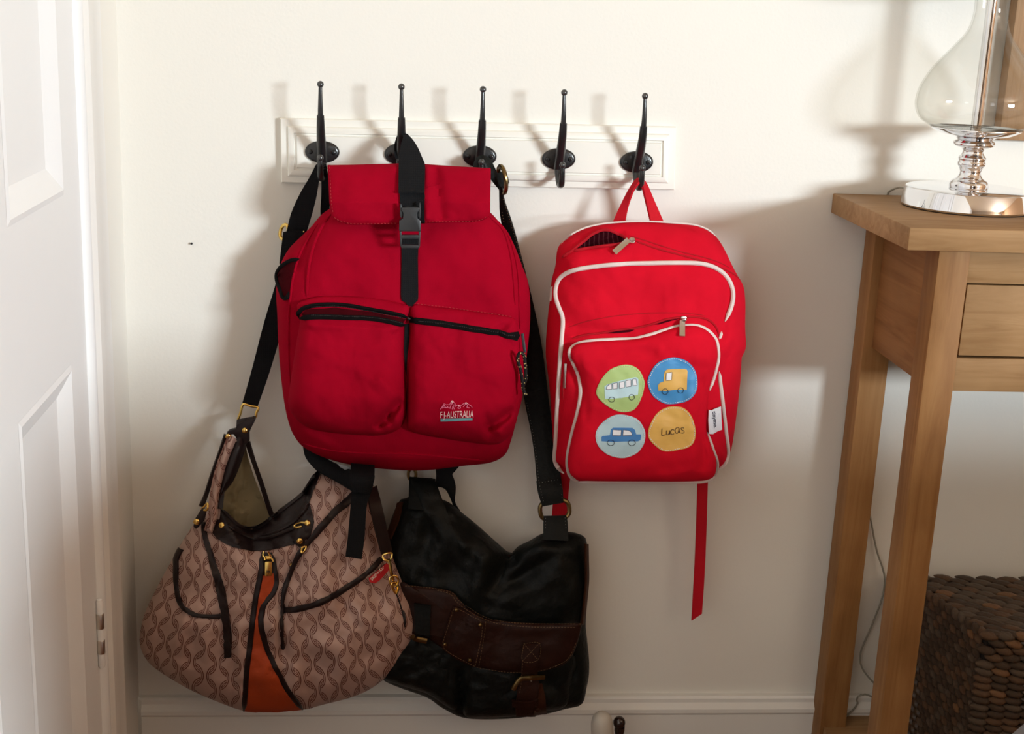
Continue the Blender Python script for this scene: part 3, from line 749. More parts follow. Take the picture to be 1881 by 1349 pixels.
q_ = PZ(1740, 1052, zbk) - Fp; BWd, BDp, BZ0 = 0.36, max(0.1, -q_.x * sy + q_.y * cy), zs + 0.002
basket = thing('storage_basket', 'dark brown woven seagrass storage basket on the low shelf under the table', 'basket', bl(BWd / 2, BDp / 2, BZ0))
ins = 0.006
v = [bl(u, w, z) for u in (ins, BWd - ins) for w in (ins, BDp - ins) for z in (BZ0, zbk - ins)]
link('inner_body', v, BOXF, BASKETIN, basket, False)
lid = 4                                                    # rows of the lid band
cells = []
def strand(u, w, z, du, dw, dz, face):
    j = random.uniform
    if face == 'f': R = Matrix(((cy, 0, 0), (sy, 0, 0), (0, 0, 1)))
    cells.append((bl(u, w, z), du, dw, dz, yaw, face))
rowh = 0.0104; rows = int((zbk - BZ0) / rowh); pw = 0.0225
for r_ in range(rows):
    z = zbk - 0.006 - r_ * rowh
    wd = pw if r_ < 5 else pw
    for c_ in range(int(BWd / pw) + 1):
        u = 0.006 + c_ * pw + (pw / 2 if r_ % 2 and r_ < 5 else 0) + random.uniform(-0.001, 0.001)
        if u < BWd: strand(u, 0.003, z, pw * 0.62, 0.0075, rowh * 0.66, 'f')
    for c_ in range(int(BDp / 0.014)):
        w = 0.012 + c_ * 0.014 + (0.007 if r_ % 2 else 0)
        if w < BDp - 0.004: strand(0.003, w, z, 0.0100, 0.0060, rowh * 0.62, 'l'); 
for r_ in range(int(BDp / 0.0135)):
    for c_ in range(int(BWd / 0.024)):
        u = 0.012 + c_ * 0.024 + (0.012 if r_ % 2 else 0); w = 0.008 + r_ * 0.0135
        if u < BWd - 0.006 and w < BDp - 0.004: strand(u, w, zbk - 0.004, 0.0165, 0.0082, 0.0046, 't')
def in_view(q):
    d_ = q - CAM; z_ = d_.dot(fwd_w)
    return CX + d_.dot(right_w) / z_ * F, CY + d_.dot(down_w) / z_ * F
vis = []; rest = []
for c_ in cells:
    px, py = in_view(c_[0])
    (vis if (1688 < px < 1890 and py < 1360) else rest).append((c_[1] * (c_[2] if c_[5] == 't' else c_[3]) if c_[5] != 'l' else c_[2] * c_[3] * 0.5, c_))
vis.sort(key=lambda t_: -t_[0]); rest += vis[290:]; vis = vis[:290]
def low_strand(c_):
    q, du, dw, dz, yw, face = c_
    V_, F_ = spindle_vf((du, dw, dz))
    tw = random.uniform(0.12, 0.3)
    if face == 'f': R_ = Matrix.Rotation(yw, 3, 'Z') @ Matrix.Rotation(tw, 3, 'Y')
    elif face == 'l': R_ = Matrix.Rotation(yw, 3, 'Z') @ Matrix.Rotation(math.pi / 2, 3, 'Z') @ Matrix.Rotation(-tw - 0.35, 3, 'Y')
    else: R_ = Matrix.Rotation(yw - tw - 0.25, 3, 'Z') @ Matrix.Rotation(random.uniform(-0.1, 0.1), 3, 'Y')
    return [R_ @ a_ + q for a_ in V_], F_
protos = []
for mi, m_ in enumerate(BASKETC):
    V_, F_ = spindle_vf(); me = bpy.data.meshes.new('woven_strand'); me.from_pydata([tuple(a_) for a_ in V_], [], F_); me.update()
    me.polygons.foreach_set('use_smooth', [True] * len(me.polygons)); me.materials.append(m_); protos.append(me)
for _, c_ in vis:
    q, du, dw, dz, yw, face = c_
    me = random.choices(protos, (4, 4, 2.0, 2) if face == 'f' else (5, 3, 0.3, 2) if face == 'l' else (4, 2, 0.4, 5))[0]
    o = bpy.data.objects.new('woven_strand', me); COL.objects.link(o); o.parent = basket; o.location = q - ORG[basket.as_pointer()]
    tw = random.uniform(0.12, 0.3)
    if face == 'f': R_ = Matrix.Rotation(yw, 3, 'Z') @ Matrix.Rotation(tw, 3, 'Y')
    elif face == 'l': R_ = Matrix.Rotation(yw, 3, 'Z') @ Matrix.Rotation(math.pi / 2, 3, 'Z') @ Matrix.Rotation(-tw - 0.35, 3, 'Y')
    else: R_ = Matrix.Rotation(yw - tw - 0.25, 3, 'Z') @ Matrix.Rotation(random.uniform(-0.1, 0.1), 3, 'Y')
    o.rotation_euler = R_.to_euler(); o.scale = (du, dw, dz)
mb = MB()
for _, c_ in rest: mb.add(*low_strand(c_))
o = mb.link('woven_strands', BASKETC[0], basket); o['kind'] = 'stuff'

# ------------------------------------------------------------------ small things at the bottom edge
# cream rounded post and a dark knobbed stick in front of the skirting board
def stick(name, label, cat, top, bot_px, d, prof_, m):
    c = P(top[0], top[1], d); t = thing(name, label, cat, (c.x, c.y, 0)); return c, t
c = P(1105, 1313, 0.10); t = thing('rounded_post', 'cream rounded tube end standing against the skirting board', 'post', (c.x, c.y, 0))
ax = Vector((-0.10, 0, 1)).normalized(); rr = 22.5 * 0.00071; base = c - ax * (c.z / ax.z)
Lh = c.z / ax.z
v, f = lathe_vf(catmull([(rr * 1.03, 0), (rr * 1.03, Lh - 0.040), (rr, Lh - 0.036), (rr * 0.96, Lh - 0.014), (rr * 0.80, Lh - 0.004), (rr * 0.45, Lh + 0.002), (0.0003, Lh + 0.004)], 40), base, 36, ax)
link('tube', v, f, WHITEPL, t)
v, f = lathe_vf([(rr * 1.02, Lh - 0.0375), (rr * 1.06, Lh - 0.036), (rr * 1.06, Lh - 0.034), (rr * 0.99, Lh - 0.0325)], base, 36, ax, False); link('rim', v, f, WHITEPL, t)
c = P(1137.5, 1328, 0.09); t = thing('walking_stick', 'dark stick with a glossy round knob beside the cream tube', 'stick', (c.x, c.y, 0))
link('knob', *ball_vf(c, 0.0088, 24, 14, (1, 1, 1.1)), KNOBM, t)
v, f = lathe_vf([(0.006, 0), (0.006, c.z - 0.02), (0.0075, c.z - 0.012), (0.0075, c.z - 0.006)], (c.x + 0.001, c.y, 0), 16); link('shaft', v, f, KNOBM, t)
# grey storage cube whose corner shows at the lower right
zg = 0.43; cA = PZ(1846, 1350, zg); cB = PZ(1884, 1318, zg)
u = (cB - cA); u.z = 0; u.normalize(); w_ = Vector((u.y, -u.x, 0)); w_ = w_ if w_.x > 0 else -w_
c0 = cA - u * 0.20; q4 = [c0, c0 + u * 0.30, c0 + u * 0.30 + w_ * 0.32, c0 + w_ * 0.32]
V = [Vector((a_.x, a_.y, z)) for a_ in q4 for z in (0.0, zg)]
v, f = bevel_vf(V, [(0, 2, 4, 6), (1, 7, 5, 3), (0, 1, 3, 2), (2, 3, 5, 4), (4, 5, 7, 6), (6, 7, 1, 0)], 0.012, 3)
tag(link('footstool', v, f, GREYF), 'grey fabric corner of a low stool in front of the woven basket', 'stool')
wr = thing('reflection_block', 'tall dark block added out of view behind the photographer for the chrome to reflect', 'reflection_block', (1.5, ROOM_FRONT + 0.3, 0))  # unseen, added so the lamp's chrome has something dark to reflect
link('reflection_block_body', *box((1.05, ROOM_FRONT + 0.01, 0.05), (1.95, ROOM_FRONT + 0.5, 1.98), 0.004), BRLEATHER, wr)
for xa in (1.06, 1.505): 
    dd = link('reflection_block_door', *box((xa, ROOM_FRONT + 0.5, 0.1), (xa + 0.435, ROOM_FRONT + 0.52, 1.95), 0.003), BRLEATHER, wr); link('added_knob', *ball_vf((xa + (0.40 if xa < 1.2 else 0.035), ROOM_FRONT + 0.54, 1.0), 0.016), BRONZE, dd)
for xa in (1.07, 1.87):
    for ya__ in (0.03, 0.43): link('leg', *box((xa, ROOM_FRONT + ya__, 0), (xa + 0.06, ROOM_FRONT + ya__ + 0.06, 0.05)), BRLEATHER, wr, False)
# unseen furniture-shaped block, added to keep the daylight off the lower wall
sb = thing('light_blocker', 'long grey block added out of view right of the photographer to cut the window light', 'light_blocker', (1.35, -1.2, 0))
SBX0, SBX1, SBY, SBH = 0.46, 2.5, -1.20, 0.815
link('blocker_top', *box((SBX0, SBY - 0.42, SBH - 0.03), (SBX1, SBY, SBH), 0.003), GREYPAINT, sb)
link('blocker_body', *box((SBX0 + 0.02, SBY - 0.40, 0.08), (SBX1 - 0.02, SBY - 0.02, SBH - 0.03)), GREYPAINT, sb, False)
for xx in (SBX0 + 0.04, SBX1 - 0.09):
    for yy in (SBY - 0.39, SBY - 0.08): link('leg', *box((xx, yy, 0), (xx + 0.05, yy + 0.05, 0.08)), GREYPAINT, sb, False)
for k_ in range(4):
    xa = SBX0 + 0.03 + k_ * 0.495; dd = link('blocker_door', *box((xa, SBY - 0.415, 0.1), (xa + 0.485, SBY - 0.40, SBH - 0.04), 0.002), GREYPAINT, sb)
    link('added_knob', *ball_vf((xa + 0.05, SBY - 0.43, 0.45), 0.014), GREYPAINT, dd)

# ================================================================== BAGS
C2 = crop(490, 280, 4.817); C2b = crop(740, 280, 4.819); C5 = crop(480, 480, 3.2115); C5b = crop(490, 740, 4.497)
C6 = crop(980, 400, 2.6976); C6b = crop(760, 740, 5.19); C7 = crop(230, 780, 2.498); C7b = crop(1000, 400, 6.13)
CT = crop(360, 780, 4.817); CL = crop(240, 960, 3.854); CR = crop(430, 1000, 4.214); CB = crop(690, 1040, 4.588); C8 = crop(680, 840, 2.651)
CP = crop(1080, 640, 6.131); C3 = crop(480, 130, 3.645); C4 = crop(830, 130, 3.6455); C4b = crop(730, 540, 5.189); CRg = crop(960, 830, 7.493)
CS = crop(400, 300, 2.596); CE = crop(560, 820, 4.65)

# ------------------------------------------------------------------ black leather messenger bag
mb_ = thing('messenger_bag', 'black leather messenger bag with dark brown flap band, hanging lowest on the third hook', 'bag', P(900, 1310, 0.06))
ms = Surf()
out = [(753, 880), (752, 913), (733, 921), (712, 975), (699, 1040), (690, 1140), (690, 1225), (703, 1249), (734, 1264), (784, 1282), (812, 1301), (847, 1318), (886, 1322), (947, 1320), (1004, 1312),
       (1039, 1303), (1069, 1294), (1078, 1262), (1082, 1240), (1082, 1210), (1078, 1171), (1076, 1142), (1082, 1066), (1081, 1028), (1077, 993), (1068, 983), (1042, 977), (1001, 979), (974, 993), (950, 1005), (937, 1016), (906, 991), (876, 964), (846, 940), (823, 922), (798, 911), (799, 881), (776, 879)]
cre = [((1010, 1030), (930, 1075), 16, -0.010), ((940, 1030), (905, 1075), 14, -0.010), ((905, 1000), (880, 1070), 22, 0.012), ((1000, 1010), (1030, 1060), 30, 0.008),
       ((760, 930), (850, 1000), 18, 0.008), ((790, 960), (780, 1060), 15, -0.006), ((844, 1235), (850, 1316), 7, -0.014), ((1040, 1180), (1062, 1280), 10, -0.007)]
pillow('body', out, (890, 1130), lambda x, y: 0.042 + 0.028 * max(0, min(1, (y - 900) / 350)), 0.040, 0.038, LEATHER, mb_, 4, 2, cre, (0.006, 45), surf=ms)
# lower front pocket, then the flap over it
ps = Surf().add(*[([q for q in []], [])]) if False else ms
pk = [(852, 1222), (850, 1270), (853, 1314), (890, 1319), (950, 1316), (1000, 1308), (1040, 1296), (1052, 1250), (1052, 1200), (950, 1180), (870, 1180)]
pillow('front_pocket', pk, (950, 1250), 0.085, 0.028, 0.02, LEATHER, mb_, 5, 2, [((1000, 1240), (1040, 1290), 10, -0.006)], (0.004, 30), n=110, rings=18, surf=ms)
pk = [(700, 1170), (700, 1240), (730, 1258), (785, 1276), (838, 1306), (842, 1260), (836, 1215), (800, 1180), (750, 1160)]
pillow('front_pocket', pk, (775, 1220), 0.080, 0.026, 0.02, LEATHER, mb_, 5, 2, [], (0.004, 30), n=100, rings=18, surf=ms)
band = CB((200, 158), (300, 165), (420, 177), (500, 186), (590, 198), (650, 222), (690, 262), (730, 320), (800, 370), (900, 430), (970, 452), (1050, 462), (1300, 482), (1500, 488), (1725, 482), (1735, 510), (1715, 600), (1690, 680), (1655, 760), (1600, 822),
          (1520, 860), (1430, 884), (1300, 902), (1150, 910), (1020, 896), (900, 870), (800, 838), (700, 795), (620, 745), (560, 700), (480, 640), (380, 590), (250, 560), (190, 520))
bs = Surf(); flat = pillow('flap_band', band, CB((1000, 650))[0], lambda x, y: 0.104 + 0.012 * max(-1, min(1, (x - 850) / 200)), 0.010, 0.03, BRLEATHER, mb_, 6, 2, [], (0.003, 50), n=160, rings=20, surf=bs)
for t_ in bs.t: ms.t.append(t_)
flap_edge = [(1081, 1000), (1081.5, 1030), (1082, 1066), (1078, 1110), (1073, 1149)]
strap('flap_edge_binding', [(x - 6, y, 0.082) for x, y in flap_edge], [(x + 0.5, y, 0.070) for x, y in flap_edge], TANEDGE, mb_, 0.004, 24, 4, bow=0.004)
dashes('flap_stitching', [(x - 8.5, y + 2) for x, y in flap_edge], ms, STITCHB, mb_, 3, 2.4, 0.0004, 0.0008)
strap('side_binding_and_shade', [(729, 924, 0.056), (722, 950, 0.062), (708, 985, 0.064)], [(738, 922, 0.062), (731, 955, 0.070), (716, 990, 0.074)], TANEDGE, mb_, 0.003, 14, 4)
dashes('band_stitching', CB((250, 168), (500, 194), (640, 228), (700, 290), (800, 360), (900, 420), (1050, 468), (1300, 490), (1690, 492)), ms, STITCHB, mb_, 3.2, 2.2, 0.00045, 0.0008)
dashes('band_stitching', CB((520, 206), (630, 240), (690, 310), (790, 385), (900, 446), (1050, 490), (1300, 514), (1690, 518)), ms, STITCHB, mb_, 3.2, 2.2, 0.00045, 0.0008)
dashes('band_stitching', CB((560, 690), (700, 780), (860, 855), (1020, 882), (1150, 896), (1300, 890), (1430, 872), (1580, 812), (1640, 750), (1690, 640)), ms, STITCHB, mb_, 3.2, 2.4, 0.0004, 0.0008)
patch = CB((655, 335), (720, 352), (800, 400), (870, 440), (905, 470), (915, 520), (905, 620), (880, 740), (860, 840), (835, 850), (760, 815), (680, 775), (600, 725), (560, 680), (560, 610), (590, 520), (625, 410))
decal('flap_panel', patch, ms, 0.0022, BRLEATHER, mb_)
pl_ = CB((668, 350), (720, 368), (800, 412), (870, 455), (890, 480), (896, 530), (885, 620), (862, 740), (842, 825), (828, 830), (760, 798), (690, 760), (612, 712), (575, 672), (575, 612), (605, 520), (640, 410))
dashes('panel_stitching', pl_, ms, STITCHB, mb_, 3, 2.2, 0.00045, 0.003, True)
dashes('panel_stitching', CB((925, 470), (918, 560), (895, 700), (870, 850)), ms, STITCHB, mb_, 3, 2.2, 0.00045, 0.0008)
for x, y in ((797, 785), (880, 488), (586, 652), (682, 362)):
    a_ = CB((x, y))[0]; stud('rivet', a_[0], a_[1], 0.0030, ms, BRONZE, mb_, 0.003)
def buckle_strap(name, xs, ms_):
    pass
L_ = CB((1240, 648), (1232, 760), (1222, 920), (1205, 1000), (1190, 1080), (1178, 1180), (1183, 1250)); R_ = CB((1388, 648), (1372, 760), (1362, 920), (1378, 1000), (1362, 1080), (1340, 1180), (1343, 1250))
bst = strap('buckle_strap', L_, R_, BRLEATHER, mb_, 0.0025, 36, 5, ms, 0.0045)
bs2 = Surf().add([v_.co + ORG[bst.as_pointer()] for v_ in bst.data.vertices], [p_.vertices for p_ in bst.data.polygons]); ms.t.append(bs2.t[0])
b4 = CB((1250, 655), (1380, 650), (1368, 790), (1240, 800))
dashes('strap_stitching', [b4[0], b4[1], b4[2], b4[3], b4[0]], ms, STITCHB, mb_, 2.6, 1.8, 0.00045, 0.0008)
dashes('strap_stitching', [b4[0], b4[2]], ms, STITCHB, mb_, 2.6, 1.8, 0.00045, 0.0008); dashes('strap_stitching', [b4[1], b4[3]], ms, STITCHB, mb_, 2.6, 1.8, 0.00045, 0.0008)
dashes('strap_stitching', CB((1238, 820), (1225, 1000), (1205, 1080)), ms, STITCHB, mb_, 2.6, 2.2, 0.0004, 0.0008)
bc = CB((1412, 922), (1310, 932), (1222, 945), (1185, 985), (1160, 1030))
h0 = [ms.hit(x, y, 0.005)[0] for x, y in bc]; v, f = tube_vf(catmull(h0, 30), [0.0026] * 30, False, 8, (1.0, 1.5))
link('buckle', v, f, BRONZE, mb_)
a_ = CB((1310, 960))[0]; stud('buckle_pin', a_[0], a_[1], 0.0013, ms, SILVER, mb_, 0.003)
lp = CB((1150, 1118), (1210, 1135), (1300, 1136), (1372, 1106)); lp2 = [(x, y + 12) for x, y in lp]
strap('strap_keeper', lp, lp2, BRLEATHER, mb_, 0.003, 14, 3, ms, 0.004)
decal('leather_tag', CB((1376, 990), (1400, 990), (1430, 1100), (1440, 1245), (1330, 1250), (1345, 1180), (1368, 1090)), ms, 0.0015, TANEDGE, mb_)
a_ = CB((1365, 1205))[0]; stud('rivet', a_[0], a_[1], 0.0036, ms, TANEDGE, mb_, 0.002)
L_ = CB((325, 310), (330, 420), (332, 560)); R_ = CB((470, 330), (462, 440), (455, 590)); strap('buckle_strap', L_, R_, LEATHER, mb_, 0.0025, 16, 4, ms, 0.003)
h0 = [ms.hit(x, y, 0.007)[0] for x, y in CB((320, 572), (350, 578), (438, 602))]; v, f = tube_vf(catmull(h0, 12), 0.003, False, 8, (1, 1.4)); link('buckle', v, f, BRONZE, mb_)
# shoulder strap: tabs, rings, long strap over the hook
strap('strap_tab', [(752, 876, 0.045), (751, 900, 0.060), (750, 935, 0.078)], [(800, 880, 0.045), (799, 905, 0.062), (797, 940, 0.082)], LEATHER, mb_, 0.004, 16, 4, bow=0.003)
strap('strap_tab', [(999, 948, 0.068), (998, 962, 0.074), (998, 992, 0.084)], [(1040, 947, 0.068), (1043, 962, 0.074), (1044, 994, 0.084)], LEATHER, mb_, 0.005, 16, 4, bow=0.002)
v, f = ring_px((757, 872), 7, 11, 0.044, 0.0022); link('ring', v, f, BRONZE, mb_)
v, f = ring_px((1019, 937), 27, 18.5, 0.066, 0.0031, -0.12, sq=2.8); link('ring', v, f, BRONZE, mb_)
strap('shoulder_strap', [(916.5, 343, 0.048), (917, 370, 0.044), (918.5, 396, 0.040), (928, 450, 0.030), (948, 560, 0.024), (958, 690, 0.024), (964, 740, 0.026), (974, 788, 0.030), (981.6, 836, 0.040), (986, 884, 0.054), (991, 912, 0.066), (996, 931, 0.068)],
      [(922, 345, 0.052), (926, 370, 0.050), (938, 404, 0.046), (956, 467, 0.036), (979, 555, 0.028), (996, 640, 0.026), (1008.5, 740, 0.028), (1015, 788, 0.032), (1022, 836, 0.042), (1031, 880, 0.056), (1033, 905, 0.066), (1034, 923, 0.068)], LEATHER, mb_, 0.003, 60, 5, bow=0.001)
strap('strap_end', [(985, 884, 0.060), (988, 905, 0.068), (996, 931, 0.071)], [(1030, 880, 0.060), (1034, 900, 0.068), (1035, 924, 0.071)], LEATHER, mb_, 0.003, 10, 4, bow=0.001)
s2 = Surf()
for nm, pts in (('strap_stitching', [(921, 400), (931, 440)]), ):
    pass
def air_dashes(name, pts, m, parent, dash=3, gap=2.4, w=0.0004):
    L = sum(math.dist(a[:2], b[:2]) for a, b in zip(pts, pts[1:])); k = max(2, int(L / (dash + gap))); q = catmull(pts, 2 * k + 1); mb = MB()
    for i in range(k): mb.add(*tube_vf([P(*q[2 * i]), P(*[(q[2 * i][c] + q[2 * i + 1][c] * 1.2) / 2.2 for c in range(3)])], w, False, 4))
    o = mb.link(name, m, parent); o['kind'] = 'stuff'; return o
air_dashes('strap_stitching', [(924, 366, 0.052), (937, 407, 0.0475), (954.5, 467, 0.0375), (977, 555, 0.0295)], STITCHB, mb_)
air_dashes('strap_stitching', [(922, 390, 0.0455), (926, 412, 0.044)], STITCHB, mb_)
air_dashes('strap_stitching', [(967.5, 740, 0.0285), (977.5, 788, 0.0325), (985, 836, 0.043), (990, 884, 0.0625), (999, 925, 0.073)], STITCHG, mb_)
air_dashes('strap_stitching', [(990, 888, 0.0625), (1010, 884, 0.0625), (1029, 881, 0.0625)], STITCHG, mb_)
air_dashes('strap_stitching', [(1030, 890, 0.065), (1033, 920, 0.0725)], STITCHG, mb_)
air_dashes('strap_stitching', [(1002, 952, 0.0725), (1002, 975, 0.081)], STITCHG, mb_); air_dashes('strap_stitching', [(1038, 951, 0.0725), (1040, 975, 0.081)], STITCHG, mb_)
# strap end wrapped round the lower prong, with the ring on its side
h3 = P(884, 300, 0.05)
strap('hook_loop', [(867, 322, 0.040), (868, 308, 0.044), (874, 291, 0.050), (886, 285, 0.054), (900, 291, 0.052), (908, 306, 0.050), (916, 322, 0.046), (926, 338, 0.040)],
      [(884, 330, 0.058), (886, 318, 0.060), (887, 311, 0.060), (890, 308, 0.060), (892, 311, 0.060), (896, 320, 0.058), (906, 336, 0.050), (918, 350, 0.042)], LEATHER, mb_, 0.003, 34, 5, bow=0.003)
v, f = bevel_vf(*plate_vf([(913, 318), (924, 316), (933, 324), (936, 336), (930, 346), (920, 348), (914, 340)], 0.044, 0.008), 0.002); link('strap_end', v, f, LEATHER, mb_)
v, f = ring_px((922.5, 330), 6.5, 25, 0.050, 0.0030, -0.13, tilt=0.014); link('ring', v, f, BRONZE, mb_)

# ------------------------------------------------------------------ patterned nappy bag
pb = thing('shoulder_bag', 'taupe shoulder bag with brown chain link pattern and an orange gusset, on the first hook', 'bag', P(510, 1300, 0.09))
ps = Surf()
def uvp(x, y):
    k = 1 + max(-0.2, (y - 1060)) / 620.0
    u = (x - 488) / k; vv = y + 0.0006 * (x - 488) ** 2
    return (u / 34.0, -vv / 50.0)
out = [(372, 945), (388, 938), (402, 934), (430, 956), (462, 970), (494, 953), (534, 921), (566, 897), (582, 868), (604, 862), (640, 864), (672, 872), (686, 892), (698, 956), (720, 1020), (742, 1076), (758, 1112), (764, 1140), (764, 1162), (757, 1182), (746, 1198), (726, 1228),
       (690, 1260), (650, 1280), (590, 1296), (558, 1304), (486, 1308), (446, 1306), (390, 1286), (342, 1264), (290, 1232), (268, 1211), (257, 1185), (258, 1160), (267, 1124), (290, 1076), (314, 1032), (332, 1000), (358, 960)]
crp = [((388, 960), (416, 1200), 12, -0.004), ((340, 1130), (320, 1240), 16, 0.008), ((300, 1100), (290, 1200), 14, -0.006), ((352, 1170), (380, 1260), 12, -0.006),
       ((440, 1120), (440, 1290), 10, 0.006), ((428, 1190), (430, 1290), 7, -0.006), ((630, 1110), (655, 1150), 8, -0.007), ((560, 1170), (575, 1290), 16, -0.007), ((545, 1240), (560, 1295), 9, 0.006),
       ((600, 1180), (640, 1230), 18, 0.006), ((690, 1100), (735, 1190), 14, -0.006), ((470, 1040), (430, 1060), 18, 0.006), ((520, 1100), (524, 1200), 12, -0.008), ((500, 1150), (508, 1230), 9, 0.006)]
def dpb(x, y): return 0.058 + 0.030 * max(0, min(1, (y - 880) / 260))
pillow('body', out, (505, 1120), dpb, 0.075, 0.055, CHAIN, pb, 2.6, 2, crp, (0.010, 56), n=230, rings=46, surf=ps, uvf=uvp)
# orange gusset let in behind two dark bindings
lp_ = CR((222, 70), (200, 250), (156, 500), (126, 750), (96, 1000), (76, 1290)); rp_ = CR((288, 70), (322, 270), (318, 330), (298, 380), (262, 420), (232, 460), (212, 540), (207, 610), (238, 750), (308, 930), (418, 1130), (530, 1278))
gus = catmull(lp_, 30) + [CR((200, 1302))[0], CR((340, 1304))[0]] + catmull(rp_, 40)[::-1]
decal('gusset', gus, ps, 0.0012, ORANGE, pb, 6.0)
cord_on('gusset_binding', lp_, 0.0030, BROWNTRIM, pb, ps, 70, 0.0012, flat=(0.6, 1.25)); cord_on('gusset_binding', rp_, 0.0030, BROWNTRIM, pb, ps, 90, 0.0012, flat=(0.6, 1.25))
# the dark mouth of the gusset zip with its gold pull
decal('zip_top', CR((212, 66), (292, 66), (305, 130), (318, 215), (260, 245), (222, 235), (200, 215)), ps, 0.0018, BROWNTRIM, pb)
zp = Surf()
def on(px, py, off): return ps.hit(px, py, off)[0]
v, f = tube_vf(catmull([on(*q_, 0.006) for q_ in CR((243, 70), (236, 100), (248, 118), (272, 118), (282, 100), (276, 70))], 20), 0.0016, False, 8); link('zip_slider', v, f, GOLD, pb)
def slab_on(name, quad, surf, off, th, m, parent, bev=0.0006):
    fr_ = [surf.hit(x, y, off)[0] for x, y in quad]; nrm = (fr_[1] - fr_[0]).cross(fr_[2] - fr_[0]).normalized()
    if nrm.dot(fr_[0] - CAM) > 0: nrm = -nrm
    k = len(quad); V = [q_ + nrm * th for q_ in fr_] + fr_
    Fc = [tuple(range(k)), tuple(range(2 * k - 1, k - 1, -1))] + [(i, (i + 1) % k, k + (i + 1) % k, k + i) for i in range(k)]
    v, f = bevel_vf(V, Fc, bev, 2); o = link(name, v, f, m, parent); s_ = Surf().add(v, f); return o, s_
zd_ = -ps.hit(493, 1046, 0)[0].y + 0.006
v, f = bevel_vf(*plate_vf(CR((238, 140), (292, 140), (293, 246), (238, 249)), zd_, 0.002), 0.0005); pull = link('zip_pull', v, f, GOLD, pb); pls = Surf().add(v, f)
v, f = tube_vf(catmull([on(*q_, 0.0075) for q_ in CR((244, 142), (246, 116), (264, 106), (284, 116), (286, 142))], 16), 0.0013, False, 8); link('pull_loop', v, f, GOLD, pb)
strokes('leaf_mark', [CR((265, 198), (266, 230)), CR((252, 206), (278, 222)), CR((252, 222), (278, 206)), CR((250, 214), (280, 214))], 0.0003, pls, BROWNTRIM, pull, 0.0002)
# brown rim round the mouth
rim = CT((205, 742), (188, 800), (165, 890), (148, 958), (190, 1010), (250, 1052), (310, 1078), (370, 1096), (500, 1122), (640, 1116), (760, 1090), (880, 1058), (950, 1030), (1008, 988), (1032, 920), (1046, 862), (1030, 790), (1004, 690), (1040, 590), (1080, 490), (1104, 436), (1072, 405), (1030, 480), (950, 598), (880, 660), (800, 716), (720, 776), (648, 832), (590, 868), (530, 895), (460, 908), (400, 902), (340, 866), (285, 812))
decal('mouth_rim', rim, ps, 0.0022, BROWNTRIM, pb, 6.0)
cord_on('rim_roll', CT((286, 905), (340, 938), (420, 985), (500, 1012), (600, 1014), (700, 992), (800, 950), (880, 928)), 0.0030, BROWNTRIM, pb, ps, 60, 0.0030)
cord_on('rim_roll', CT((215, 760), (280, 828), (340, 884), (400, 922), (470, 936), (560, 920), (650, 862), (720, 808), (800, 748), (900, 670), (960, 618), (1030, 510), (1078, 430)), 0.0034, BROWNTRIM, pb, ps, 80, 0.0022)
cord_on('rim_roll', CT((560, 1000), (700, 962), (830, 900), (930, 820), (1000, 700)), 0.0024, BROWNTRIM, pb, ps, 50, 0.0030)
for x, y in ((237, 895), (990, 876)):
    a_ = CT((x, y))[0]; stud('rivet', a_[0], a_[1], 0.0040, ps, GOLD, pb, 0.003)
v, f = tube_vf(catmull([on(*q_, 0.006) for q_ in CT((980, 878), (940, 880), (905, 895), (890, 915), (910, 920), (940, 905))], 20), 0.0014, False, 8); link('clasp', v, f, GOLD, pb)
tab = CT((888, 915), (962, 905), (966, 1000), (950, 1066), (915, 1078), (890, 1060), (884, 1000)); decal('clasp_tab', tab, ps, 0.005, BROWNTRIM, pb)
a_ = CT((915, 1015))[0]; stud('rivet', a_[0], a_[1], 0.0040, ps, GOLD, pb, 0.006)
v, f = tube_vf(catmull([on(*q_, 0.007) for q_ in CT((925, 1118), (930, 1080), (948, 1062), (968, 1070), (962, 1096), (938, 1124))], 22, True), 0.0013, True, 8); link('ring', v, f, GOLD, pb)
a_ = CT((845, 1240))[0]; stud('rivet', a_[0], a_[1], 0.0026, ps, GOLD, pb, 0.002)
# pockets
def bind(name, pts, wl, wr, off=0.003, n=40):
    """dark binding of varying width along a line"""
    q = catmull(pts, n); L = []; R = []
    for i in range(n):
        a, b = q[max(0, i - 1)], q[min(n - 1, i + 1)]; dx, dy = b[0] - a[0], b[1] - a[1]; l = math.hypot(dx, dy) or 1; t = i / (n - 1); w = wl + (wr - wl) * t
        L.append((q[i][0] - dy / l * w / 2, q[i][1] + dx / l * w / 2)); R.append((q[i][0] + dy / l * w / 2, q[i][1] - dx / l * w / 2))
    G = []
    for a, b in zip(L, R):
        row = []
        for j in range(4):
            t = j / 3; row.append(ps.hit(a[0] + (b[0] - a[0]) * t, a[1] + (b[1] - a[1]) * t, off + 0.0012 * (1 - (2 * t - 1) ** 2))[0])
        G.append(row)
    v, f = grid_shell(G, off + 0.001); return link(name, v, f, BROWNTRIM, pb, True, None, 40)
lpk = CL((362, 186), (342, 222), (326, 262), (326, 310), (325, 380), (330, 460), (345, 545), (370, 592), (400, 622), (440, 645), (490, 658), (560, 662), (640, 660))
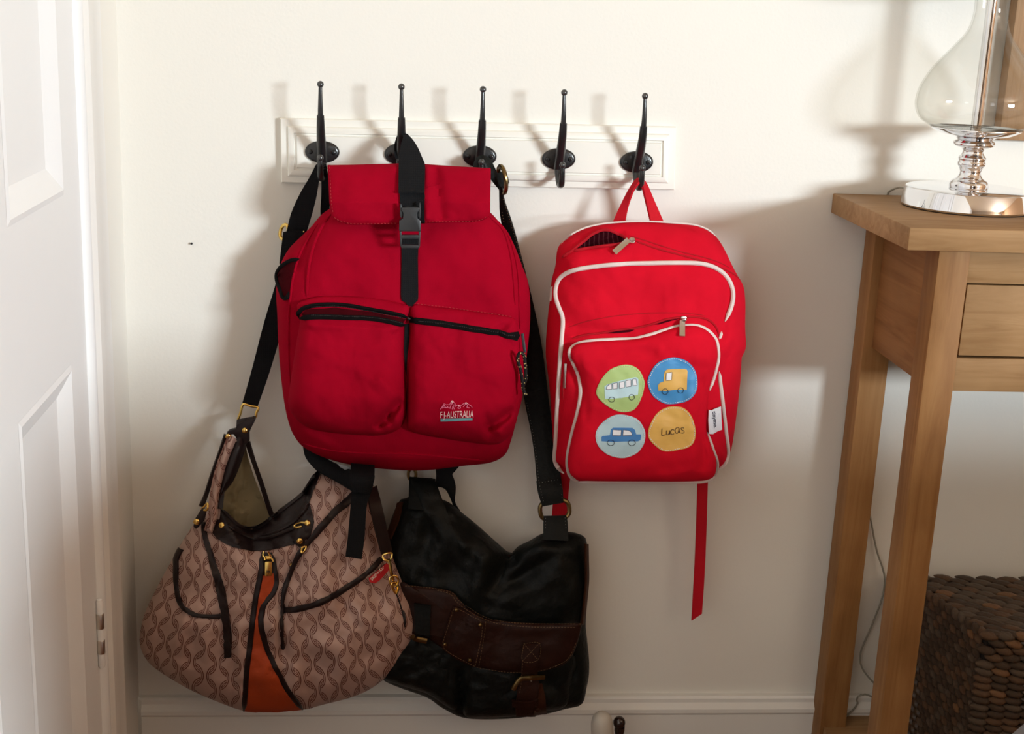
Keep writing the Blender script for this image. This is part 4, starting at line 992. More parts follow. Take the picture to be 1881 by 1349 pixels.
# the hollow of the left pocket, in shade below its binding
bind('pocket_binding', lpk, 8, 9)
strap('side_strap', CL((510, 0), (516, 100), (540, 200), (565, 310), (590, 400), (618, 520), (640, 620), (655, 720), (660, 800), (663, 880), (664, 955)),
      CL((537, 0), (548, 100), (582, 205), (618, 310), (650, 410), (676, 510), (692, 610), (708, 720), (715, 800), (715, 880), (713, 948)), BROWNTRIM, pb, 0.003, 50, 5, ps, 0.004)
stp = CR((430, 186), (392, 345), (372, 500), (366, 650), (384, 800))
bind('pocket_strap', [(668, 895), (645, 914), (622, 934), (600, 956), (578, 982), (557, 1007), (541, 1032)] + stp[1:], 15, 6, 0.004, 60)
bind('pocket_binding', CR((384, 505), (450, 502), (530, 488), (620, 462), (700, 430), (780, 388), (850, 342), (930, 292), (1000, 242), (1070, 180), (1132, 108)), 11, 9, 0.0035, 50)
bind('side_binding_and_shade', CR((1225, 330), (1262, 400), (1300, 520), (1322, 640)), 2, 2, 0.001, 20)  # thin dark line laid on as the shadow below the snap hook
tg, tgs = slab_on('fabric_tag', [(674, 1061), (676, 1067), (685, 1070), (694, 1064), (712, 1046), (710, 1038), (706, 1033), (690, 1047)], ps, 0.005, 0.0012, mat('red_tag', (0.55, 0.010, 0.018), 0.6), pb)
tg['label'] = 'small red fabric tag with white lettering'
v, f = text_vf('SKIP\u2022HOP', (683.0, 1067.5), (23.5, -24.5), (-5.6, -5.2), tgs, 0.0006, 0.01); link('tag_lettering', v, f, STITCHW, tg, False)
# right strap down to the gold snap hook
strap('strap_end', [(676, 900, 0.112), (680, 930, 0.128), (690, 975, 0.128), (703, 1020, 0.126)], [(692, 892, 0.100), (702, 930, 0.118), (712, 975, 0.118), (722, 1017, 0.112)], BROWNTRIM, pb, 0.003, 24, 4)
def air_tube(name, pts, r, m, parent, closed=False, n=24): 
    v, f = tube_vf(catmull([P(*q_) for q_ in pts], n, closed), r, closed, 8); return link(name, v, f, m, parent)
air_tube('snap_hook', [(704, 1020, 0.128), (705, 1028, 0.130), (716, 1030, 0.130), (720, 1018, 0.126), (714, 1016, 0.128)], 0.0015, GOLD, pb, True)
air_tube('snap_hook', [(714, 1028, 0.131), (717, 1040, 0.131), (719, 1055, 0.130), (722, 1066, 0.128)], 0.0022, GOLD, pb)
air_tube('snap_ring', [(716, 1062, 0.131), (726, 1058, 0.129), (732, 1066, 0.127), (728, 1076, 0.128), (718, 1074, 0.131)], 0.0014, GOLD, pb, True)
air_tube('snap_hook', [(720, 1072, 0.131), (722, 1082, 0.130), (728, 1090, 0.128), (731, 1080, 0.126), (728, 1072, 0.126)], 0.0020, GOLD, pb, True)
# back of the mouth: tan lining, dark edge, the gathered handle
lin = [(449, 815), (456, 840), (464, 868), (476, 900), (488, 928), (498, 955), (480, 985), (440, 985), (405, 965), (396, 930), (404, 905), (426, 885), (443, 846)]
pillow('lining', lin, (446, 922), 0.040, -0.012, 0.012, LINING, pb, 3, 2, [((434, 860), (430, 960), 6, 0.006), ((455, 850), (470, 950), 8, -0.005)], (0.006, 25), n=90, rings=16)
strap('mouth_edge', [(449, 812, 0.052), (462, 850, 0.050), (476, 890, 0.052), (491, 938, 0.060), (498, 956, 0.066)], [(458, 812, 0.054), (468, 850, 0.053), (482, 890, 0.055), (497, 935, 0.062), (504, 952, 0.068)], BROWNTRIM, pb, 0.003, 24, 4)
hl = CT((95, 905), (108, 790), (112, 700), (130, 590), (152, 480), (190, 340), (240, 205), (275, 135), (306, 92)); hr = CT((150, 965), (195, 800), (198, 700), (215, 580), (242, 455), (280, 330), (330, 205), (348, 160), (358, 130))
dd = lambda pts, d0_, d1_: [(x, y, d0_ + (d1_ - d0_) * i / (len(pts) - 1)) for i, (x, y) in enumerate(pts)]
hv = []
o = strap('handle', dd(hl, 0.100, 0.060), dd(hr, 0.112, 0.066), CHAIN, pb, 0.012, 44, 9, bow=0.012)
ul = o.data.uv_layers.new(name='UVMap')
for lp2_ in o.data.loops:
    q_ = o.data.vertices[lp2_.vertex_index].co; ul.data[lp2_.index].uv = (q_.x / 0.025 + q_.z * 10, q_.z / 0.036)
strap('handle_binding', dd(CT((200, 745), (200, 690), (215, 580), (242, 455), (280, 330), (330, 205), (352, 150), (362, 110)), 0.106, 0.064), dd(CT((208, 740), (214, 652), (262, 590), (325, 510), (368, 420), (402, 330), (436, 220), (446, 165), (452, 120)), 0.096, 0.056), BROWNTRIM, pb, 0.006, 40, 6, bow=0.006)
v, f = bevel_vf(*plate_vf(CT((262, 110), (275, 70), (300, 52), (352, 40), (358, 0), (500, -60), (520, -40), (470, 70), (472, 150), (440, 175), (362, 160), (356, 125), (330, 88), (300, 96), (285, 150), (270, 135)), 0.066, 0.008), 0.0015); link('strap_tab', v, f, BROWNTRIM, pb)
tb = Surf().add(v, f)
for x, y in ((433, 55), (287, 108)):
    a_ = CT((x, y))[0]; stud('rivet', a_[0], a_[1], 0.0040, tb, GOLD, pb, 0.0)
strap('side_cord', CT((256, 85), (200, 250), (130, 450), (75, 620), (30, 722)) and [(x, y, 0.064 + 0.03 * i / 4) for i, (x, y) in enumerate(CT((256, 85), (200, 250), (130, 450), (75, 620), (30, 722)))],
      [(x, y, 0.062 + 0.03 * i / 4) for i, (x, y) in enumerate(CT((290, 95), (236, 250), (166, 450), (112, 620), (70, 735)))], BROWNTRIM, pb, 0.004, 30, 4)
air_tube('ring', [tuple(CT((100, 700))[0]) + (0.10,), tuple(CT((66, 735))[0]) + (0.10,), tuple(CT((50, 752))[0]) + (0.10,), tuple(CT((92, 760))[0]) + (0.105,), tuple(CT((104, 730))[0]) + (0.105,)], 0.0016, GOLD, pb, True)
v, f = bevel_vf(*plate_vf(CT((50, 745), (95, 765), (75, 850), (20, 915), (-10, 930), (-24, 905), (-15, 850)), 0.104, 0.006), 0.0015); link('strap_tab', v, f, BROWNTRIM, pb); tb2 = Surf().add(v, f)
a_ = CT((5, 862))[0]; stud('rivet', a_[0], a_[1], 0.0042, tb2, GOLD, pb)
# long black webbing up to the first hook
sd = 0.036
strap('webbing_strap', [(577, 309, 0.048), (566, 330, 0.046), (554, 350, 0.043), (543, 372, 0.040), (534, 394, 0.038), (528, 418, 0.036), (523, 438, 0.034), (516, 475, 0.032), (508, 515, 0.030), (485, 593, 0.030), (462, 681, 0.038), (445, 741, 0.052)],
      [(590, 308, 0.052), (585, 335, 0.050), (581, 361, 0.046), (574, 390, 0.042), (565.5, 419, 0.038), (556, 450, 0.034), (546, 480, 0.032), (536, 530, 0.030), (524, 580, 0.028), (510, 635, 0.030), (496, 681, 0.038), (473, 748, 0.052)], BLACKWEB, pb, 0.002, 70, 5)
strap('webbing_strap', [(586, 316, 0.034), (590, 330, 0.030), (590, 360, 0.026), (589, 400, 0.020), (600, 460, 0.012)], [(598, 310, 0.046), (603, 330, 0.036), (606, 360, 0.028), (607, 400, 0.020), (625, 460, 0.012)], BLACKWEB, pb, 0.002, 24, 4)
strap('webbing_strap', [(577, 309, 0.048), (580, 303, 0.050), (586, 300, 0.044), (588, 306, 0.036)], [(590, 316, 0.052), (592, 310, 0.054), (598, 303, 0.044), (600, 312, 0.036)], BLACKWEB, pb, 0.002, 14, 4)
strap('webbing_strap', [(560, 423, 0.041), (540, 424, 0.042), (520, 427, 0.040)], [(556, 470, 0.037), (535, 474, 0.037), (513, 485, 0.034)], BLACKWEB, pb, 0.002, 12, 4)
v, f = ring_px((522, 426), 7, 13.5, 0.027, 0.0024, 0.25, tilt=0.006); link('slider', v, f, GOLD, pb)
stud('rivet', 558, 425.5, 0.0010, Surf(), GOLD, pb)
fr4 = [(447, 743, 0.053), (474, 748, 0.053), (468, 766, 0.056), (439, 774, 0.056)]
v, f = tube_vf(catmull([P(*q_) for q_ in [(447, 743, .053), (460, 746, .053), (474, 749, .053), (471, 758, .055), (468, 767, .056), (453, 770, .056), (438, 774, .056), (442, 758, .055)]], 40, True), 0.0019, True, 8); link('ring', v, f, GOLD, pb)
strap('strap_tab', [(435, 771, 0.058), (434, 785, 0.064), (435, 800, 0.066)], [(470, 764, 0.058), (464, 780, 0.064), (455, 802, 0.066)], BROWNTRIM, pb, 0.004, 12, 4)

# ------------------------------------------------------------------ large wine red backpack
bp_ = thing('large_backpack', 'large wine red canvas backpack with two front pockets and black buckle strap', 'backpack', P(735, 850, 0.09))
rs = Surf()
body = [(640, 366), (605, 384), (589, 396), (573, 415), (558, 430), (531, 457), (515, 487), (508, 519), (507.5, 550), (509, 573), (512.5, 651), (520.5, 729), (530, 776), (542, 804), (561, 824), (604, 844), (667, 858), (745, 864.5), (791, 863.6), (844, 857), (900, 850.5), (928, 835), (939.5, 807), (947, 779),
        (959.5, 729), (966, 667), (973, 604), (974, 558), (970, 518), (960, 491), (947, 456), (933, 429), (916, 407), (900, 390), (870, 368), (750, 356)]
crb = [((606, 396), (587, 421), 5, -0.003), ((573, 430), (545, 490), 6, -0.006), ((640, 840), (850, 845), 8, 0.005), ((560, 795), (620, 828), 8, 0.004), ((800, 450), (930, 560), 30, 0.004), ((640, 450), (690, 540), 40, 0.004), ((610, 470), (720, 470), 25, 0.003)]
def d_bp(x, y): return 0.058 + 0.020 * max(0, min(1, (y - 380) / 300))
pillow('body', body, (742, 600), d_bp, 0.050, 0.050, RED, bp_, 7, 2, crb, (0.004, 70), n=240, rings=50, surf=rs, dback=0.030)
seamL = [(608, 394), (590, 420), (575, 456), (566.5, 498), (563.5, 545)]; seamL2 = [(584, 412), (571, 432), (551, 467), (540, 504), (534.5, 540), (530, 600), (533, 700), (545, 770)]
seamR = [(897, 397), (922, 421), (935, 456), (942, 498), (946.5, 560)]; seamR2 = [(904, 399), (931, 430), (944.5, 467), (952, 508), (954, 560), (955, 605)]
for s_ in (seamL, seamR, seamR2): cord_on('seam_piping', s_, 0.0021, RED, bp_, rs, 50, 0.0004)
cord_on('side_seam', seamL2, 0.0016, RED, bp_, rs, 60, 0.0002)
cord_on('bottom_seam', [(548, 812), (600, 826), (670, 833), (745, 834), (820, 840), (890, 846)], 0.0014, RED, bp_, rs, 60, 0.0)
# side pocket with a black edge
sp = C2((288, 940), (200, 965), (112, 1040), (93, 1090), (100, 1140), (150, 1290), (188, 1286), (212, 1190), (238, 1080))
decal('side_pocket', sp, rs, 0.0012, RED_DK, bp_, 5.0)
cord_on('side_pocket_trim', C2((292, 942), (245, 950), (200, 967), (150, 1000), (113, 1042), (97, 1090), (104, 1150), (128, 1220), (152, 1288), (190, 1285), (203, 1230)), 0.0026, ZIPM, bp_, rs, 50, 0.002)
# front pockets
pkL = [(548, 557), (575, 547), (604, 544), (650, 545), (698, 549), (735, 557), (751, 563), (749, 583), (741, 602), (740, 636), (745, 698), (747, 735), (745, 768), (731, 790), (698, 800), (650, 799), (601, 794), (566, 785), (543, 769), (530, 744), (534, 700), (545, 627), (551, 590), (547, 572)]
pkR = [(757, 562), (800, 564), (870, 572), (938, 582), (951, 600), (954, 622), (956, 660), (956, 698), (951, 760), (945, 784), (931, 806), (909, 817), (870, 814), (822, 807), (780, 800), (752, 791), (747, 774), (748, 700), (750, 660), (753, 610)]
crl = [((735, 740), (698, 782), 9, -0.018), ((742, 770), (722, 792), 6, 0.008), ((700, 700), (735, 730), 14, 0.006), ((640, 700), (660, 790), 22, -0.005), ((715, 760), (722, 798), 5, -0.007), ((560, 720), (600, 790), 24, 0.003), ((550, 598), (740, 606), 5, 0.003)]
crr = [((903, 784), (940, 758), 9, -0.017), ((915, 792), (930, 806), 6, 0.008), ((895, 770), (900, 815), 8, -0.007), ((820, 660), (900, 730), 24, -0.004), ((930, 625), (952, 650), 8, -0.005), ((760, 690), (765, 780), 14, 0.003), ((935, 590), (915, 610), 8, -0.006)]
def d_pk(x, y): return 0.120 + 0.002 * max(0, min(1, (y - 550) / 200))
pillow('front_pocket', pkL, (648, 680), d_pk, lambda x, y: 0.016 + 0.032 * max(0, min(1, (y - 550) / 180)), 0.02, RED, bp_, 5, 2, crl, (0.004, 50), n=180, rings=36, surf=rs)
pillow('front_pocket', pkR, (850, 690), d_pk, lambda x, y: 0.014 + 0.034 * max(0, min(1, (y - 560) / 180)), 0.02, RED, bp_, 5, 2, crr, (0.004, 50), n=180, rings=36, surf=rs)
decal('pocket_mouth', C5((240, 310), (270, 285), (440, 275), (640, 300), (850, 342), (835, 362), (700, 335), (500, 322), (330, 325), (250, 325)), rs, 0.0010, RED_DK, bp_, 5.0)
cord_on('zip_tape', C5((225, 330), (225, 305), (255, 278), (330, 262), (450, 260), (560, 272), (650, 288), (750, 305), (858, 330)), 0.0036, ZIPM, bp_, rs, 70, 0.0024, flat=(0.6, 1.0))
cord_on('zip_tape', C5((232, 336), (330, 330), (500, 332), (620, 336), (700, 345), (780, 362), (845, 378)), 0.0036, ZIPM, bp_, rs, 70, 0.0024, flat=(0.6, 1.0))
cord_on('zip_tape', C5((888, 346), (930, 352), (1100, 376), (1300, 408), (1450, 436), (1512, 448)), 0.0044, ZIPM, bp_, rs, 80, 0.0022, flat=(0.55, 1.0))
decal('zip_end', C5((880, 325), (905, 335), (940, 350), (930, 368), (880, 362)), rs, 0.002, ZIPM, bp_); decal('zip_end', C5((1445, 425), (1512, 415), (1520, 440), (1505, 470), (1450, 452)), rs, 0.002, ZIPM, bp_)
zt = MB()
for seq in (C5((300, 276), (450, 272), (650, 300), (840, 336)), C5((300, 322), (500, 324), (700, 337), (830, 364)), C5((930, 350), (1300, 405), (1490, 440))):
    q_ = catmull(seq, 60)
    for a_, b_ in zip(q_, q_[1:]): zt.add(*tube_vf([rs.hit(*a_, 0.0052)[0], rs.hit((a_[0] + b_[0]) / 2, (a_[1] + b_[1]) / 2, 0.0052)[0]], 0.0005, False, 4))
o = zt.link('zip_teeth', BLACKPL, bp_); o['kind'] = 'stuff'
decal('pocket_gap_shade', C5((846, 372), (875, 368), (872, 470), (862, 560), (856, 680), (848, 640), (842, 520)), rs, 0.0012, BLACKWEB, bp_, 6)  # black strip laid between the two pockets as painted shade
for a_, b_ in (((1518, 425), (1525, 535)), ((853, 330), (866, 340))):
    p_ = C5(a_, b_); v, f = tube_vf([rs.hit(*p_[0], 0.006)[0], rs.hit(*p_[1], 0.008)[0]], 0.0015, False, 8, (0.7, 1.3)); link('zip_pull', v, f, BLACKPL, bp_)
dashes('pocket_stitching', C5((900, 250), (1100, 272), (1300, 302), (1480, 330)), rs, STITCHR, bp_, 3.2, 3.2, 0.0003, 0.0006)
# pull cord: two speckled strands
cordA = C4b((1172, 556), (1150, 590), (1150, 640), (1172, 720), (1190, 820), (1200, 900), (1215, 965)); cordB = C4b((1178, 556), (1208, 590), (1216, 650), (1222, 740), (1222, 820), (1195, 890), (1226, 965))
m_, N_, L_n, b_ = new_mat('speckled_cord'); tc = N_.new('ShaderNodeTexCoord'); vo = N_.new('ShaderNodeTexVoronoi'); vo.inputs['Scale'].default_value = 330; L_n.new(tc.outputs['Object'], vo.inputs['Vector'])
cr_ = N_.new('ShaderNodeValToRGB'); cr_.color_ramp.elements[0].position = 0.22; cr_.color_ramp.elements[0].color = (0.55, 0.40, 0.16, 1); cr_.color_ramp.elements[1].position = 0.30; cr_.color_ramp.elements[1].color = (0.012, 0.010, 0.010, 1)
L_n.new(vo.outputs['Distance'], cr_.inputs['Fac']); L_n.new(cr_.outputs[0], b_.inputs['Base Color']); b_.inputs['Specular IOR Level'].default_value = 0.08
for cA_ in (cordA, cordB):
    v, f = tube_vf(catmull([P(x, y, 0.152) for x, y in cA_], 40), 0.0022, False, 8); link('pull_cord', v, f, m_, bp_)
# lid flap
flap = C2((538, 112), (545, 250), (555, 450), (566, 520), (580, 566), (606, 592), (640, 612), (690, 628), (750, 641), (950, 640), (1165, 634)) + C2b((195, 627), (400, 622), (620, 617), (690, 606), (735, 590), (762, 562), (774, 528), (776, 340), (779, 145), (776, 139), (600, 130), (400, 118), (205, 104), (150, 104)) + C2((1300, 92), (1165, 97), (950, 103), (700, 110))
def d_fl(x, y): return 0.094 + 0.034 * max(0, min(1, (y - 302) / 70)) ** 0.7
def dense(poly, step=6):
    o_ = []
    for a_, b_ in zip(poly, poly[1:] + poly[:1]):
        k = max(1, int(math.dist(a_, b_) / step))
        o_ += [(a_[0] + (b_[0] - a_[0]) * i / k, a_[1] + (b_[1] - a_[1]) * i / k) for i in range(k)]
    return o_
pillow('lid_flap', dense(flap), (752, 356), d_fl, 0.0055, 0.012, RED, bp_, 14, 2, [((650, 330), (640, 400), 22, 0.003), ((800, 310), (812, 400), 9, -0.006), ((830, 330), (880, 390), 26, 0.003), ((786, 305), (784, 400), 6, 0.004)], (0.003, 50), n=260, rings=26, surf=rs)
# lid roll between flap and body
st_l = C2((600, 575), (640, 600), (700, 618), (760, 630), (950, 629), (1160, 624)); dashes('lid_stitching', st_l, rs, STITCHR, bp_, 3.0, 3.0, 0.0003, 0.0007)
dashes('lid_stitching', C2b((200, 616), (400, 612), (620, 606), (700, 592), (745, 560)), rs, STITCHR, bp_, 3.0, 3.0, 0.0003, 0.0007)
dashes('lid_stitching', C2((558, 130), (566, 300), (574, 450), (590, 540)), rs, STITCHR, bp_, 3.0, 3.0, 0.0003, 0.0007)
# hanging strap
strap('hanging_strap', [(726, 292, 0.034), (724, 270, 0.036), (728, 254, 0.044), (736, 247, 0.054), (741, 250, 0.066), (737, 264, 0.080), (733, 283, 0.094), (732.5, 300, 0.105), (732, 322, 0.120), (732, 350, 0.133), (732, 352, 0.136)],
      [(744, 292, 0.034), (744, 276, 0.036), (742, 258, 0.044), (745, 245, 0.054), (757, 255, 0.066), (767, 270, 0.080), (775, 288, 0.094), (780.5, 302, 0.105), (780.5, 322, 0.121), (780, 350, 0.134), (780, 352, 0.137)], BLACKWEB, bp_, 0.0022, 60, 5)
strap('lid_webbing', [(733, 346), (734, 362), (735, 378), (740, 400)], [(780, 346), (780, 362), (780, 380), (780, 411)], BLACKWEB, bp_, 0.0022, 20, 5, rs, 0.0026)
strap('lower_webbing', [(737, 432), (737.5, 470), (737, 510), (737, 548), (744, 555), (751, 562)], [(770, 432), (768, 470), (768, 510), (768, 548), (764, 555), (757, 562)], BLACKWEB, bp_, 0.0022, 40, 5, rs, 0.0024)
# the black side-release buckle, one part with its two halves
bk = MB(); bd = rs.hit(752, 400, 0)[0]; dB = -bd.y + 0.0100
bk.add(*bevel_vf(*plate_vf(C2((1190, 492), (1240, 486), (1310, 486), (1352, 490), (1352, 515), (1334, 535), (1334, 585), (1364, 606), (1364, 696), (1356, 702), (1178, 702), (1170, 694), (1172, 606), (1206, 585), (1206, 535), (1190, 515)), dB + 0.004, 0.009), 0.0014))
bk.add(*bevel_vf(*plate_vf(C2((1178, 460), (1190, 455), (1202, 492), (1206, 560), (1190, 590), (1178, 560)), dB + 0.002, 0.006), 0.001)); bk.add(*bevel_vf(*plate_vf(C2((1348, 450), (1360, 440), (1364, 520), (1364, 585), (1350, 590), (1338, 560), (1346, 500)), dB + 0.002, 0.006), 0.001))
o = bk.link('buckle', BLACKPL, bp_, True, 30)
fr_b = MB()
for q_ in (C2((1174, 700), (1192, 700), (1198, 832), (1182, 832)), C2((1344, 700), (1362, 700), (1356, 838), (1340, 838)), C2((1180, 732), (1356, 732), (1354, 766), (1184, 766)), C2((1182, 820), (1356, 824), (1350, 852), (1190, 850))):
    fr_b.add(*bevel_vf(*plate_vf(q_, dB + 0.004, 0.005), 0.001))
fr_b.link('buckle_frame', BLACKPL, o, True, 30)
# embroidered mountains and lettering
pink = mat('pink_thread', (0.80, 0.16, 0.28), 0.8); lt = mat('pale_pink_thread', (0.85, 0.55, 0.55), 0.8); teal = mat('teal_thread', (0.13, 0.33, 0.35), 0.8)
logo = decal('embroidered_logo', C4b((412, 1192), (715, 1184), (716, 1203), (412, 1214)), rs, 0.0012, teal, bp_, 6); logo['label'] = 'embroidered emblem with pink mountains and white lettering over a teal bar'
v, f = text_vf('F\u00b7J-AUSTRALIA', C4b((405, 1182))[0], (61.5, -1.6), (0.8, -17.0), rs, 0.0012); link('logo_lettering', v, f, lt, logo, False)
strokes('logo_mountains', [C4b((410, 1098), (432, 1068), (448, 1042), (462, 1058), (478, 1052), (492, 1060), (510, 1030), (522, 1014), (538, 1034), (552, 1052), (546, 1078), (562, 1062), (580, 1058), (598, 1066), (618, 1052), (640, 1040), (656, 1034), (676, 1052), (700, 1066), (712, 1082)),
        C4b((425, 1090), (445, 1060), (462, 1084), (482, 1070)), C4b((498, 1088), (520, 1040), (532, 1060), (550, 1050)), C4b((520, 1098), (528, 1070), (540, 1098)), C4b((570, 1088), (592, 1070), (600, 1088), (580, 1092)), C4b((626, 1076), (650, 1048), (668, 1066), (660, 1080), (690, 1086)), C4b((430, 1078), (480, 1082), (505, 1090))], 0.00045, rs, pink, logo, 0.0012, 30)
strokes('logo_snow', [C4b((514, 1032), (522, 1018), (530, 1026), (518, 1040)), C4b((646, 1046), (656, 1036), (664, 1046)), C4b((576, 1064), (590, 1062))], 0.0005, rs, lt, logo, 0.0016, 10)
# shoulder straps dangling below
strap('shoulder_strap', [(556, 818, 0.060), (560, 838, 0.064), (569, 852, 0.072), (583, 866, 0.084), (602, 877, 0.096), (625, 890, 0.112), (650, 905, 0.132)], [(588, 826, 0.060), (596, 838, 0.066), (606, 846, 0.074), (618, 852, 0.084), (632, 859, 0.096), (650, 864, 0.114), (676, 868, 0.132)], BLACKWEB, bp_, 0.004, 40, 5, bow=0.004)
strap('shoulder_strap', [(644, 848, 0.085), (645, 870, 0.132), (646, 900, 0.143), (643, 940, 0.147), (639, 985, 0.150), (634.5, 1023, 0.152)], [(688, 850, 0.085), (688, 872, 0.132), (684, 898, 0.143), (674, 930, 0.147), (670, 985, 0.150), (664.5, 1028, 0.152)], BLACKWEB, bp_, 0.003, 40, 5, bow=0.001)
strap('strap_knot', [(642, 870, 0.134), (643, 885, 0.148), (648, 905, 0.146)], [(687, 868, 0.134), (688, 880, 0.148), (680, 908, 0.146)], BLACKWEB, bp_, 0.008, 14, 6, bow=0.008)
v, f = plate_vf([(620, 852), (634, 856), (648, 861), (648, 868), (640, 867), (624, 858)], 0.104, 0.001); link('care_label', v, f, mat('grey_label', (0.22, 0.23, 0.25), 0.8), bp_, False)['label'] = 'small grey care label'
strap('shoulder_strap', [(800, 855, 0.050), (801, 875, 0.046), (801, 893, 0.044), (812, 896, 0.044), (820, 902, 0.044), (828, 918, 0.042), (834, 933, 0.040), (842, 940, 0.040)], [(848, 852, 0.050), (836, 866, 0.048), (831, 872, 0.046), (834, 880, 0.046), (837, 892, 0.044), (837, 905, 0.044), (836, 922, 0.042), (846, 940, 0.040)], BLACKWEB, bp_, 0.003, 36, 5, bow=0.002)

# ------------------------------------------------------------------ small bright red child's backpack
kb = thing('small_backpack', 'small bright red child backpack with four round vehicle patches, on the fifth hook', 'backpack', P(1180, 880, 0.07))
ks = Surf()
out = C6((108, 240), (118, 160), (140, 122), (172, 95), (215, 70), (262, 50), (330, 34), (400, 26), (500, 21), (600, 22), (700, 28), (790, 36), (835, 48), (872, 66), (905, 95), (932, 132), (958, 180), (982, 232), (1010, 285), (1040, 340), (1050, 420), (1049, 540), (1053, 630), (1045, 670), (1032, 695), (1026, 800), (1010, 950), (986, 1120),
         (970, 1180), (958, 1222), (912, 1258), (882, 1296), (800, 1309), (650, 1311), (500, 1311), (350, 1310), (225, 1308), (170, 1282), (125, 1244), (106, 1200), (98, 1130), (90, 1000), (80, 850), (62, 700), (62, 600), (72, 480), (82, 400), (90, 310))
crk = [((1080, 450), (1140, 430), 8, -0.010), ((1030, 480), (1130, 470), 12, 0.004), ((1050, 600), (1150, 615), 12, -0.004), ((1345, 640), (1320, 700), 10, -0.006), ((1045, 640), (1060, 700), 8, -0.006), ((1120, 500), (1300, 520), 30, 0.004), ((1340, 530), (1325, 620), 12, -0.006)]
def d_kb(x, y): return 0.055 + 0.012 * max(0, min(1, (y - 420) / 300))
def D_kb(x, y): return 0.052 + 0.016 * max(0, min(1, (y - 480) / 250))
pillow('body', out, (1190, 650), d_kb, D_kb, 0.045, RED2, kb, 4.5, 2, crk, (0.004, 60), n=240, rings=46, surf=ks)
pocket = C6((185, 692), (180, 664), (196, 640), (225, 624), (300, 612), (400, 607), (500, 602), (600, 576), (660, 556), (720, 540), (790, 535), (830, 544), (862, 562), (888, 588), (905, 620), (912, 690), (895, 772), (872, 850), (864, 930), (858, 1000), (860, 1062), (880, 1130), (905, 1200), (905, 1250), (884, 1290), (800, 1306), (500, 1306), (300, 1306), (230, 1300), (190, 1280), (172, 1240), (172, 1180), (190, 1090), (218, 980), (236, 880), (230, 790), (205, 730))
ckp = [((1190, 880), (1290, 870), 10, 0.003), ((1060, 660), (1075, 760), 10, -0.004), ((1110, 640), (1200, 650), 14, -0.003), ((1240, 640), (1300, 660), 12, 0.003), ((1268, 700), (1272, 860), 10, 0.003), ((1290, 700), (1293, 860), 8, -0.004)]
pillow('front_pocket', pocket, (1185, 760), lambda x, y: 0.124 + 0.002 * (y - 600) / 280, 0.020, 0.02, RED2, kb, 6, 2, ckp, (0.003, 50), n=200, rings=36, surf=ks)
pipA = C6((150, 1268), (118, 1235), (107, 1190), (112, 1120), (122, 900), (130, 760), (136, 660), (146, 540), (146, 490), (130, 450), (114, 400), (112, 358), (124, 312), (150, 284), (200, 260), (290, 244), (400, 233), (500, 228), (600, 226), (720, 224), (800, 225), (850, 232), (890, 244), (930, 268), (960, 300), (982, 345), (988, 390), (980, 440), (964, 480), (948, 514))
cord_on('white_piping', pipA, 0.0029, PIPEW, kb, ks, 160, 0.0012)
cord_on('white_piping', C6((932, 565), (924, 592), (920, 602)), 0.0024, PIPEW, kb, ks, 12, 0.0004)
cord_on('white_piping', C6((918, 762), (928, 850), (940, 950), (952, 1060), (962, 1140), (960, 1185), (944, 1222), (914, 1246)), 0.0026, PIPEW, kb, ks, 60, 0.0010)
pipB = C6((225, 1306), (190, 1286), (172, 1250), (170, 1190), (188, 1090), (218, 970), (234, 880), (230, 800), (210, 740), (186, 694), (182, 664), (196, 640), (226, 623), (300, 611), (400, 606), (500, 601), (600, 575), (660, 555), (720, 539), (790, 535), (830, 543), (862, 561), (888, 587), (906, 620), (913, 690), (896, 772), (878, 830), (870, 856))
cord_on('white_piping', pipB, 0.0028, PIPEW, kb, ks, 160, 0.0012)
cord_on('white_piping', C6((860, 1064), (880, 1130), (906, 1200), (908, 1245), (886, 1290), (800, 1308), (500, 1309), (300, 1308), (225, 1306)), 0.0026, PIPEW, kb, ks, 80, 0.0010)
cord_on('back_piping', C6((130, 140), (172, 94), (215, 68), (262, 48), (330, 32), (400, 24), (500, 19), (600, 20), (700, 26), (790, 34), (835, 46), (872, 64), (905, 93)), 0.0011, PIPEW, kb, ks, 80, -0.0004)
# half open top zip with the striped lining inside
lens = C7b((322, 372), (380, 318), (450, 262), (520, 208), (600, 168), (660, 154), (720, 154), (780, 168), (840, 196), (920, 244), (900, 272), (850, 292), (700, 314), (560, 334), (430, 352))
m_, N_, L_n, b_ = new_mat('shaded_striped_lining'); tc = N_.new('ShaderNodeTexCoord'); wv = N_.new('ShaderNodeTexWave'); wv.bands_direction = 'X'; wv.inputs['Scale'].default_value = 52; L_n.new(tc.outputs['Object'], wv.inputs['Vector'])
cr_ = N_.new('ShaderNodeValToRGB'); cr_.color_ramp.elements[0].position = 0.82; cr_.color_ramp.elements[0].color = (0.022, 0.001, 0.003, 1); cr_.color_ramp.elements[1].position = 0.95; cr_.color_ramp.elements[1].color = (0.060, 0.012, 0.016, 1)  # stripes kept, both tones darkened as shade inside the opening
L_n.new(wv.outputs['Fac'], cr_.inputs['Fac']); L_n.new(cr_.outputs[0], b_.inputs['Base Color']); b_.inputs['Roughness'].default_value = 0.8; b_.inputs['Specular IOR Level'].default_value = 0.03
decal('zip_opening', lens, ks, 0.0010, m_, kb, 5.0)
REDZ = weave('red_zip_tape', (0.40, 0.005, 0.013), scale=1600)
cord_on('zip_tape', C7b((200, 452), (260, 410), (322, 372), (380, 318), (450, 262), (520, 206), (600, 164), (660, 148), (720, 148), (780, 162), (840, 190), (930, 240), (985, 262)), 0.0020, REDZ, kb, ks, 80, 0.0016)
